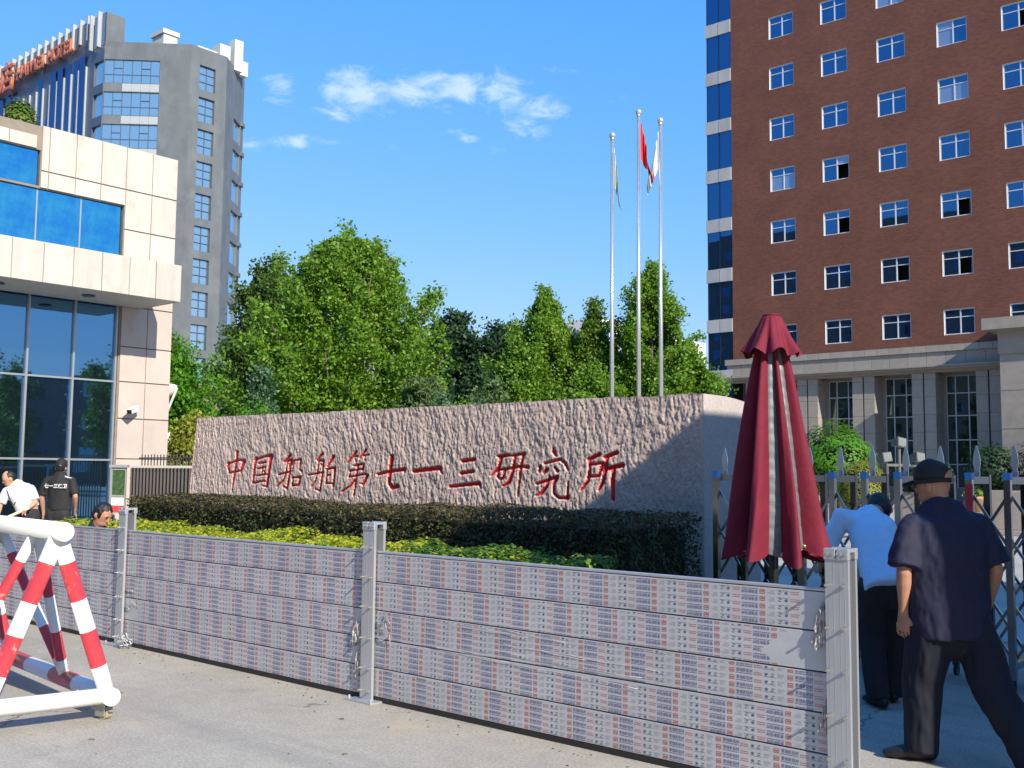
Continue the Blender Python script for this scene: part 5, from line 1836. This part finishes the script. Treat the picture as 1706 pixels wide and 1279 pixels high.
tree('ginkgo_tree', 'largest bright green upright tree behind the name stone, left of centre', -24.7, 20.7, 8.9, prof_big, 150, 240, .125, 'lf_ginkgo', 51, (.75, 1.25), .085, .1, .2)
tree('broadleaf_tree', 'shady green tree overlapping the hotel, left of the largest tree', -31.8, 23.0, 9.1, lambda h, az: np.interp(h, [0, .15, .4, .65, .85, 1], [1.5, 1.9, 2.2, 2.2, 1.7, .5]), 70, 280, .14, 'lf_deep', 52, (.2, .9), .14, .12, .2)
tree('conifer_tree', 'dark evergreen tree in the gap right of the largest tree', -41.9, 43.0, 10.4, lambda h, az: np.interp(h, [0, .3, .6, .85, 1], [2.8, 3.0, 2.8, 2.2, .6]), 90, 130, .26, 'lf_dark', 53, (.3, .9), .25, .1, .25)
tree('conifer_tree', 'darker rounded evergreen beside the grey green shrubs', -39.4, 45.0, 10.0, lambda h, az: np.interp(h, [0, .3, .6, .85, 1], [2.8, 3.0, 2.8, 2.1, .6]), 90, 130, .26, 'lf_dark', 54, (.3, .9), .25, .1, .25)
tree('ginkgo_tree', 'two peaked green tree left of the flagpoles', -22.9, 28.0, 7.9, lambda h, az: np.interp(h, [0, .2, .45, .7, .85, 1], [2.5, 3.1, 3.0, 2.1, 1.1, .1]), 100, 280, .12, 'lf_ginkgo', 55, (.75, 1.25), .09, .1, .15)
tree('ginkgo_tree', 'narrow dark green tree just left of the first flagpole', -21.1, 28.5, 7.25, lambda h, az: np.interp(h, [0, .2, .45, .7, .88, 1], [1.8, 2.2, 2.0, 1.3, .7, .08]), 70, 240, .12, 'lf_mid', 56, (.75, 1.25), .09, .1, .13)
tree('ginkgo_tree', 'tall pointed green tree behind the middle flagpole', -18.9, 28.7, 8.5, lambda h, az: np.interp(h, [0, .2, .45, .58, .72, .88, 1], [2.4, 2.6, 2.0, 1.3, 1.45, .75, .06]), 90, 260, .12, 'lf_ginkgo', 57, (.35, .95), .11, .08, .15)
tree('ginkgo_tree', 'bright bushy tree between the right flagpole and the brick office', -16.8, 27.6, 5.3, lambda h, az: np.interp(h, [0, .3, .6, .85, 1], [1.9, 2.2, 1.8, 1.0, .12]), 80, 260, .12, 'lf_ginkgo', 58, (.5, 1.1), .10, .08, .13)
tree('ginkgo_tree', 'low bright tree at the foot of the flagpoles', -19.4, 26.2, 4.9, lambda h, az: np.interp(h, [0, .3, .6, .85, 1], [1.5, 1.8, 1.5, .9, .1]), 70, 220, .115, 'lf_ginkgo', 59, (.5, 1.1), .11, .08, .12)
tree('broadleaf_tree', 'dark bushy tree filling the gap behind the left flagpole', -22.4, 31.5, 5.3, lambda h, az: np.interp(h, [0, .3, .6, .85, 1], [1.6, 1.9, 1.5, .9, .2]), 80, 150, .15, 'lf_mid', 60, (.3, .9), .2, .08, .14)
tree('bamboo_clump', 'grey green upright bamboo like clump right of the largest tree', -20.2, 19.6, 4.15, lambda h, az: np.interp(h, [0, .5, .8, 1], [.9, 1.1, .85, .35]), 90, 90, .12, 'lf_bamboo', 61, (1.1, 1.4), .12, .1, .05, 'shrub')
tree('bamboo_clump', 'grey green upright clump nearest the dark evergreens', -18.9, 20.9, 4.0, lambda h, az: np.interp(h, [0, .5, .8, 1], [.8, .95, .7, .3]), 80, 90, .12, 'lf_bamboo', 62, (1.1, 1.4), .12, .1, .05, 'shrub')
spr = lambda h, az: (1 - h) * 1.15 * (.82 + .3 * math.sin(h * 46)) + .04
tree('young_spruce', 'small layered spruce below the left side of the largest tree', -20.9, 14.9, 4.0, spr, 110, 60, .085, 'lf_spruce', 63, (-.1, .12), .10, .04, .06, upleaf=.8, inner=.1)
tree('young_spruce', 'tip of a small spruce in front of the bamboo clump', -17.0, 17.1, 3.35, lambda h, az: (1 - h) * .8 * (.85 + .3 * math.sin(h * 40)) + .03, 80, 45, .08, 'lf_spruce', 64, (-.1, .15), .10, .04, .05, upleaf=.8, inner=.1)
tree('young_spruce', 'smallest spruce tip just above the middle of the name stone', -15.6, 16.9, 3.05, lambda h, az: (1 - h) * .7 * (.85 + .3 * math.sin(h * 40)) + .03, 70, 45, .08, 'lf_spruce', 65, (-.1, .15), .10, .04, .05, upleaf=.8, inner=.1)
tree('broadleaf_tree', 'green tree peeking out from behind the gatehouse corner', -24.6, 14.6, 5.0, lambda h, az: np.interp(h, [0, .4, .7, .9, 1], [.9, 1.35, 1.3, .8, .15]), 80, 130, .11, 'lf_shrub', 66, (.3, .9), .2, .25, .1)
tree('yellow_shrub', 'yellow green bush between gatehouse and name stone', -20.6, 12.9, 2.75, lambda h, az: np.interp(h, [0, .4, .7, 1], [.7, .95, .8, .2]), 70, 90, .10, 'lf_yellow', 67, (.3, .9), .22, .1, .05, 'shrub')
tree('yellow_shrub', 'greener bush hiding behind the left end of the name stone', -19.4, 13.7, 2.9, lambda h, az: np.interp(h, [0, .4, .7, 1], [.7, .9, .8, .2]), 70, 90, .10, 'lf_shrub', 68, (.3, .9), .22, .1, .05, 'shrub')
# trees on the far side of the drive, seen mirrored in the lobby glass
for i, (x, y, h) in enumerate(((24, 20, 8.5), (30, 27, 10), (37, 33, 9), (33, 41, 11), (44, 44, 10))):
    tree('broadleaf_tree', ('street tree mirrored low in the lobby glass', 'street tree with the fuller crown mirrored in the lobby glass', 'street tree beyond the drive, third of the row',
                            'tallest street tree of the row beyond the drive', 'last street tree of the row beyond the drive')[i], x, y, h, lambda q, az: np.interp(q, [0, .3, .6, .85, 1], [.5, 2.2, 2.7, 1.8, .3]), 50, 60, .3, 'lf_mid', 80 + i, (.3, .9), .25, .3, .2, dens_=1.0)

# ------------------------------------------------------------------ people


def hand(mb, w, d, n, side, s=1.0):
    w, d, n = Vector(w), Vector(d).normalized(), Vector(n)
    n = (n - d * n.dot(d)).normalized(); l = d.cross(n)
    mb.limb([(w - d * .02 * s, .028 * s, .022 * s), (w + d * .03 * s, .036 * s, .017 * s), (w + d * .085 * s, .041 * s, .014 * s)], l, 12)
    for k, ln in zip((-1.5, -.5, .5, 1.5), (.058, .074, .080, .072)):
        p = w + d * .085 * s + l * k * .0225 * s * 1.05; dd = d.copy(); pts = [(p - d * .02 * s, .0082 * s, .0084 * s)]
        for j, fr in enumerate((.45, .32, .23)):
            ang = math.radians(20 + 14 * j + 4 * k)
            dd = (dd * math.cos(ang) + n * math.sin(ang)).normalized()
            p = p + dd * ln * s * fr
            pts.append((p, 0.0080 * s - .0007 * j, .0082 * s - .0007 * j))
        mb.limb(pts, l, 8)
    p = w + d * .025 * s - l * side * .032 * s; dd = (d * .75 - l * side * .6 + n * .35).normalized(); pts = [(p, .012 * s, .012 * s)]
    for fr in (.035, .03):
        p = p + dd * fr * s; pts.append((p, .0105 * s, .0105 * s)); dd = (dd + d * .35 + n * .2).normalized()
    mb.limb(pts, n, 8)


def person(label, pos, J, rotz=YAW, skin='skin', shirt='shirt_white', trouser='black_trouser', hair='hair', cap=None, w=1.0, build=1.0, vox=.011, sleeve=.75, hem=-.10,
           face=True, crop_hair=False, baggy=1.0, collar=True, slv=1.0, extras=None, hand_n=((-1, .2, 0), (1, .2, 0)), fold=.006, bvox=None, cap_gap=False):
    t = thing('person', label, 'person', tuple(pos), rotz)
    g = {k: Vector(v) for k, v in J.items()}
    L = lambda a, b_, f: a.lerp(b_, f)
    sh = (g['shR'] - g['shL']).normalized()
    hp = (g['hipR'] - g['hipL']).normalized()
    # ---- body, one continuous skin
    b = MB()
    hd = g['headdir'].normalized(); upv = (g['headup'] if 'headup' in g else Vector((0, 0, 1)))
    upv = (upv - hd * upv.dot(hd)).normalized(); rt = hd.cross(upv)
    RH_ = Matrix((rt, hd, upv)).transposed()
    hc = g['head']
    b.ball(hc + upv * .015, .076, .094, .112, 20, 14, 0, RH_)
    b.ball(hc + hd * .022 - upv * .055, .058, .068, .062, 16, 10, 0, RH_)
    b.ball(hc + hd * .094 - upv * .012, .014, .022, .026, 10, 8, 0, RH_)
    b.ball(hc + hd * .082 + upv * .028, .055, .014, .010, 10, 6, 0, RH_)
    b.ball(hc + hd * .084 - upv * .060, .026, .014, .010, 10, 6, 0, RH_)
    for s_ in (-1, 1):
        b.ball(hc + rt * s_ * .078 - hd * .012 - upv * .008, .012, .022, .034, 10, 8, 0, RH_)
    nk = g['neck']
    b.limb([(nk - Vector((0, 0, .03)), .064, .064), (L(nk, hc, .45), .056, .060), (hc - upv * .03 - hd * .02, .055, .06)], sh, 14)
    chest = L(g['pelvis'], nk, .62)
    b.limb([(g['pelvis'], .145 * w, .105 * build), (L(g['pelvis'], nk, .3), .135 * w, .10 * build), (chest, .158 * w, .11 * build), (L(g['pelvis'], nk, .85), .15 * w, .085), (nk, .06, .06)], sh, 18)
    for i, s_ in enumerate('LR'):
        a0, a1, a2 = g['sh' + s_], g['el' + s_], g['wr' + s_]
        b.limb([(L(a0, chest, .12), .055, .055), (a0, .058, .056), (L(a0, a1, .5), .047, .047), (a1, .040, .040)], hp, 12)
        b.limb([(a1, .041, .040), (L(a1, a2, .3), .041, .038), (L(a1, a2, .75), .030, .028), (a2, .027, .023)], hp, 12)
        hd_ = g.get('hd' + s_, (a2 - a1).normalized())
        hand(b, a2, hd_, Vector(hand_n[i]), (1 if s_ == 'R' else -1), 1.08 if bvox else 1.0)
        h0, h1, h2 = g['hip' + s_], g['kn' + s_], g['an' + s_]
        b.limb([(h0, .085, .085), (L(h0, h1, .5), .072, .074), (h1, .054, .056)], hp, 14)
        b.limb([(h1, .053, .055), (L(h1, h2, .3), .052, .056), (h2, .036, .038)], hp, 14)
        td = g['toe' + s_].normalized()
        b.limb([(h2 + Vector((0, 0, -.02)), .034, .04), (h2 + td * .06 + Vector((0, 0, -.05)), .034, .026)], Vector((-td.y, td.x, 0)), 10)
    remesh(b, bvox or vox * .85, 'body', M[skin], t, 2)
    # ---- shirt
    b = MB()
    hemp = g['pelvis'] + (g['pelvis'] - nk).normalized() * (-hem)
    hr, hf = .172 * w, .128 * build
    b.limb([(hemp, hr * .98, hf), (L(g['pelvis'], nk, .12), hr, hf), (L(g['pelvis'], nk, .35), .170 * w, .128 * build), (chest, .186 * w, .132 * build), (L(g['pelvis'], nk, .84), .176 * w, .108 * build),
            (L(g['pelvis'], nk, .95), .11 * w, .085)][::-1], sh, 22, 0, True)
    for s_ in 'LR':
        b.limb([(nk - (nk - g['pelvis']).normalized() * .05, .062, .066), (L(nk, g['sh' + s_], .55) - (nk - g['pelvis']).normalized() * .03, .062, .068), (g['sh' + s_], .064, .068)], (0, 0, 1), 12)
        a0, a1, a2 = g['sh' + s_], g['el' + s_], g['wr' + s_]
        pts = [(L(a0, chest, .3), .070, .08), (L(a0, a1, .06), .069, .073), (L(a0, a1, .5), .072 * slv, .074 * slv)]
        if sleeve <= 1:
            e = L(a0, a1, sleeve); pts.append((e, .077 * slv, .076 * slv))
        else:
            pts.append((a1, .064, .062)); pts.append((L(a1, a2, sleeve - 1), .058, .056))
        b.limb(pts, hp, 14, 0, True)
    if collar:
        b.limb([(L(g['pelvis'], nk, .95), .085, .08), (nk + Vector((0, 0, .005)), .073, .073)], sh, 16)
    remesh(b, vox, 'shirt', M[shirt], t, 3, fold, 8, 1, (1, 1, .6))
    # ---- trousers
    b = MB()
    b.limb([(g['pelvis'] + (nk - g['pelvis']).normalized() * .03, .138 * w, .100 * build), (g['pelvis'] - Vector((0, 0, .05)), .162 * w, .125 * build), (g['pelvis'] - Vector((0, 0, .12)), .15 * w, .115 * build)], hp, 20)
    for s_ in 'LR':
        h0, h1, h2 = g['hip' + s_], g['kn' + s_], g['an' + s_]
        e = h2 + Vector((0, 0, -.035))
        b.limb([(h0 + Vector((0, 0, -.02)), .103 * baggy, .112 * baggy), (L(h0, h1, .5), .098 * baggy, .104 * baggy), (h1, .085 * baggy, .088 * baggy), (L(h1, e, .5), .078 * baggy, .082 * baggy), (e, .074 * baggy, .084 * baggy)], hp, 16, 0, True)
    remesh(b, vox, 'trousers', M[trouser], t, 3, fold * 1.3, 7, 2, (1, 1, .35))
    # ---- shoes
    for s_ in 'LR':
        a = g['an' + s_]; td = g['toe' + s_]; td = Vector((td.x, td.y, 0)).normalized(); sd = Vector((-td.y, td.x, 0))
        z0 = a.z - .08
        b = MB()
        b.limb([(Vector((a.x, a.y, z0 + .045)) - td * .055, .038, .04), (Vector((a.x, a.y, z0 + .046)) + td * .05, .043, .042), (Vector((a.x, a.y, z0 + .034)) + td * .135, .046, .03), (Vector((a.x, a.y, z0 + .028)) + td * .175, .036, .022)], sd, 14)
        put('shoe', b, M['shoe'], t, smooth=True, local=True)
    # ---- hair, cap
    b = MB()
    if hair and not crop_hair:
        b.ball(hc + upv * .030 - hd * .012, .086, .100, .105, 20, 12, 0, RH_)
        b.ball(hc - hd * .035 + upv * .0, .078, .072, .085, 16, 10, 0, RH_)
    elif hair:
        b.ball(hc + upv * .022 - hd * .016, .0795, .092, .100, 20, 12, 0, RH_)
        b.ball(hc - hd * .03 - upv * .02, .070, .068, .07, 16, 10, 0, RH_)
    if hair:
        hm = remesh(b, .007, 'hair', M[hair], t, 1, .004, 40, 3)
        # cut the hair away from the face
        me = hm.data
        kill = [v.index for v in me.vertices if (v.co - hc).dot(hd) > .045 and (v.co - hc).dot(upv) < .075]
        if kill:
            import bmesh
            bm = bmesh.new(); bm.from_mesh(me); bm.verts.ensure_lookup_table()
            bmesh.ops.delete(bm, geom=[bm.verts[i] for i in kill], context='VERTS'); bm.to_mesh(me); bm.free()
    if face:
        b = MB()
        for s_ in (-1, 1):
            b.ball(hc + rt * s_ * .032 + hd * .088 + upv * .014, .011, .005, .005, 8, 6, 0, RH_)
        put('eyes', b, M['black_plastic'], t, smooth=True, local=True)
        b = MB()
        for s_ in (-1, 1):
            b.ball(hc + rt * s_ * .033 + hd * .091 + upv * .034, .019, .006, .004, 8, 6, 0, RH_)
        put('eyebrows', b, M['hair'], t, smooth=True, local=True)
        b = MB(); b.ball(hc + hd * .094 - upv * .060, .022, .006, .0045, 8, 6, 0, RH_)
        put('lips', b, pm('lips', (.33, .12, .10), .5), t, smooth=True, local=True)
    if cap:
        b = MB()

        def capfn(u, v):
            th = 2 * PI * u; ph = v * PI / 2
            top = .125 - .012 * max(0, -math.sin(th))
            p = Vector((.0885 * math.cos(th) * math.cos(ph * .98), .107 * math.sin(th) * math.cos(ph * .98), .030 + top * math.sin(ph) ** .8))
            return hc + RH_ @ p
        b.grid(capfn, 36, 10, closed_u=True)
        b.limb([(hc + RH_ @ Vector((0, .096, .034)), .070, .006), (hc + RH_ @ Vector((0, .135, .027)), .064, .005), (hc + RH_ @ Vector((0, .168, .015)), .045, .004)], rt, 20)
        for k in range(24):                     # sweat band / back strap
            pass
        b.rings([[hc + RH_ @ Vector((0.0905 * math.cos(a), .109 * math.sin(a), z)) for a in [2 * PI * k / 30 for k in range(30)]] for z in (.012, .036)], 0, False)
        c_o = put('cap', b, M[cap], t, smooth=True, local=True)
        so = c_o.modifiers.new('thick', 'SOLIDIFY'); so.thickness = .004
        b = MB(); p = hc + RH_ @ Vector((.015, -.112, .022)); b.hexa([tuple(p + RH_ @ Vector(q)) for q in ((-.014, -.004, -.010), (.014, -.004, -.010), (.014, .004, -.010), (-.014, .004, -.010), (-.014, -.004, .010), (.014, -.004, .010), (.014, .004, .010), (-.014, .004, .010))])
        if cap_gap:
            b2 = MB()
            b2.grid(lambda u, v: hc + RH_ @ Vector(((.0920) * math.cos(-PI / 2 + (u - .5) * 1.0 * (1 - .75 * v * v) + .0) , (.1105) * math.sin(-PI / 2 + (u - .5) * 1.0 * (1 - .75 * v * v)), .036 + .042 * v)) , 14, 8)
            put('cap_opening', b2, M[skin], c_o, smooth=True, local=True)
        if True:
            put('strap_buckle', b, M['reflector'], c_o, local=True)
    return t


cam_u = Vector((math.cos(YAW), math.sin(YAW), 0))
cam_n = Vector((-math.sin(YAW), math.cos(YAW), 0))
# man in navy workwear, seen from behind, stepping towards the gate
person('man in navy work shirt and black cap seen from behind at the right', (-2.0, 6.01, 0),
       dict(pelvis=(.0, 0, .80), neck=(-.015, .05, 1.385), head=(-.045, .085, 1.50), headdir=(-.62, .76, -.10), shL=(-.205, .02, 1.285), elL=(-.265, -.03, 1.03), wrL=(-.25, .03, .80), hdL=(-.02, .12, -1),
            shR=(.20, .06, 1.285), elR=(.27, .03, 1.04), wrR=(.27, .14, .83), hipL=(-.10, 0, .76), knL=(-.15, .04, .42), anL=(-.175, .03, .08), toeL=(-.95, .35, 0),
            hipR=(.10, .0, .76), knR=(.165, -.12, .42), anR=(.285, -.36, .08), toeR=(.1, 1, 0)),
       shirt='navy', trouser='navy_trouser', hair=None, cap='black_cloth', cap_gap=True, w=1.30, build=1.2, slv=1.22, bvox=.0055, vox=.011, sleeve=.92, hem=-.14, crop_hair=True, baggy=1.22, hand_n=((.9, .45, 0), (-1, .2, 0)), fold=.011)
# man in a pale shirt bending towards the gate
person('man in pale blue shirt and black trousers bending over at the gate', (-2.81, 7.17, 0),
       dict(pelvis=(.0, 0, .84), neck=(.03, .41, 1.275), head=(.155, .54, 1.30), headdir=(.15, .75, -.65), headup=(0, .65, .75), shL=(-.20, .34, 1.26), elL=(-.275, .36, 1.05), wrL=(-.28, .52, .93),
            shR=(.145, .38, 1.20), elR=(.19, .46, .96), wrR=(.08, .62, .86), hipL=(-.085, 0, .82), knL=(-.095, .05, .45), anL=(-.09, -.07, .08), toeL=(-.15, 1, 0),
            hipR=(.085, .02, .82), knR=(.075, .10, .45), anR=(.06, .12, .08), toeR=(.1, 1, 0)),
       shirt='shirt_blue', trouser='black_cloth', w=1.02, build=1.05, vox=.012, sleeve=1.15, hem=-.10, baggy=1.05, fold=.008)
# guard in black, back turned, lettering on the shirt
grd = person('guard in black polo shirt and cap with white lettering on the back', (-16.5, 7.95, 0),
             dict(pelvis=(.02, 0, .90), neck=(.0, .02, 1.45), head=(-.01, .05, 1.565), headdir=(-.18, .98, -.12), shL=(-.20, .0, 1.36), elL=(-.265, -.02, 1.08), wrL=(-.25, .03, .84), hdL=(.05, .1, -1),
                  shR=(.20, .0, 1.36), elR=(.275, -.03, 1.10), wrR=(.225, .10, .90), hipL=(-.09, 0, .86), knL=(-.11, .02, .47), anL=(-.12, 0, .08), toeL=(-.2, 1, 0),
                  hipR=(.10, 0, .86), knR=(.12, .02, .47), anR=(.13, 0, .08), toeR=(.2, 1, 0)),
             shirt='black_cloth', trouser='black_trouser', hair='hair', cap='black_cloth', w=1.08, build=1.0, vox=.014, sleeve=.85, hem=-.02, crop_hair=True, fold=.006)
me = text_mesh('七一三保卫', .074, .002, 2, M['white_print'], 'CENTER', offset=.0015)
o = link('back_lettering', me, grd); o.location = (.0, -.146, 1.245); o.rotation_euler = (math.radians(84), 0, 0)
b = MB(); b.hexa([(.10, -.05, 1.415), (.21, -.05, 1.385), (.21, .03, 1.385), (.10, .03, 1.415), (.10, -.05, 1.435), (.215, -.05, 1.40), (.215, .03, 1.40), (.10, .03, 1.435)])
put('shoulder_board', b, M['white_print'], grd, local=True)
# man in white, leaning over a pole
lm = person('man in white short sleeved shirt leaning over with a pole beside the guard', (-16.17, 7.27, 0),
            dict(pelvis=(.06, 0, .90), neck=(-.13, -.06, 1.31), head=(-.215, -.10, 1.385), headdir=(-.75, -.42, -.42), headup=(-.25, -.2, .95), shL=(-.235, -.14, 1.20), elL=(-.29, -.20, .98), wrL=(-.315, -.22, .79),
                 shR=(.075, .0, 1.24), elR=(.17, -.04, 1.03), wrR=(.11, -.18, .93), hipL=(-.04, -.03, .86), knL=(-.07, -.05, .47), anL=(-.07, .0, .08), toeL=(-.8, -.5, 0),
                 hipR=(.13, .02, .86), knR=(.13, .0, .47), anR=(.15, .05, .08), toeR=(-.8, -.5, 0)),
            skin='skin_light', shirt='shirt_white', trouser='black_trouser', w=1.0, vox=.014, sleeve=.85, hem=.02, crop_hair=True)
b = MB(); b.path([(-.20, -.20, 1.22), (-.13, -.20, 1.05), (-.10, -.17, .99), (-.06, -.15, 1.06), (-.04, -.10, 1.24)], .008, 6)
put('lanyard', b, M['navy'], lm, local=True)
pl_ = thing('long_pole', 'pale green pole held slantwise by the man in white', 'pole', (-16.17, 7.27, 0), YAW)
b = MB(); b.tube((.16, -.20, .955), (-.62, -.34, .58), .022, seg=10); put('shaft', b, M['pole_green'], pl_, local=True, smooth=True)
# person in navy cut by the left edge
person('person in plain navy shirt cut off by the left edge of the view', (-16.3, 6.55, 0),
       dict(pelvis=(.0, 0, .90), neck=(-.09, .0, 1.40), head=(-.16, .02, 1.46), headdir=(.2, .8, -.5), shL=(-.26, .0, 1.29), elL=(-.3, .1, 1.05), wrL=(-.2, .25, .95),
            shR=(.12, -.02, 1.27), elR=(.21, .0, 1.06), wrR=(.22, -.05, .84), hipL=(-.09, 0, .86), knL=(-.10, .02, .47), anL=(-.11, 0, .08), toeL=(0, 1, 0),
            hipR=(.09, 0, .86), knR=(.10, .02, .47), anR=(.11, 0, .08), toeR=(.1, 1, 0)),
       shirt='navy', trouser='black_cloth', skin='skin_light', w=1.05, vox=.015, sleeve=.8, crop_hair=True)
# someone crouching behind the barrier, only the bent head shows
person('black haired person crouching behind the barrier with only the bent head showing', (-10.14, 5.25, 0),
       dict(pelvis=(-.12, .30, .40), neck=(.02, .03, .98), head=(.085, .0, 1.085), headdir=(.80, -.28, -.52), headup=(.5, -.1, .85), shL=(.02, .20, .88), elL=(.15, .22, .62), wrL=(.26, .10, .50),
            shR=(.0, -.16, .88), elR=(.16, -.12, .62), wrR=(.3, -.06, .50), hipL=(-.12, .38, .40), knL=(.22, .36, .50), anL=(.02, .36, .08), toeL=(1, 0, 0),
            hipR=(-.12, .22, .40), knR=(.22, .16, .50), anR=(.02, .18, .08), toeR=(1, 0, 0)),
       shirt='black_cloth', trouser='black_cloth', vox=.014, hem=.0)

# ------------------------------------------------------------------ litter on the drive
b = MB(); rs_ = random.Random(12)
for i in range(150):
    x, y = cw(rs_.uniform(-3, 1.2), rs_.uniform(3.9, 9.0)).xy
    if i > 50:
        x, y = rs_.uniform(-9, -2.2), 4.80 - rs_.expovariate(9.0)
    if y > 4.78:
        continue
    a = rs_.uniform(0, PI); L_ = rs_.uniform(.006, .02) * (.45 if i > 50 else 1); w_ = L_ * rs_.uniform(.3, .6)
    ca, sa = math.cos(a), math.sin(a)
    b.hexa([(x + ca * p - sa * q, y + sa * p + ca * q, .003 + z) for z in (0, .004) for p, q in ((-L_, -w_), (L_, -w_), (L_ * .8, w_), (-L_ * .7, w_))], rs_.randrange(3))
o = put('litter', b, [pm('dry_leaf', (.20, .15, .09), .9), pm('grit', (.34, .32, .28), .9), pm('dark_grit', (.12, .11, .10), .9)]); o['kind'] = 'stuff'
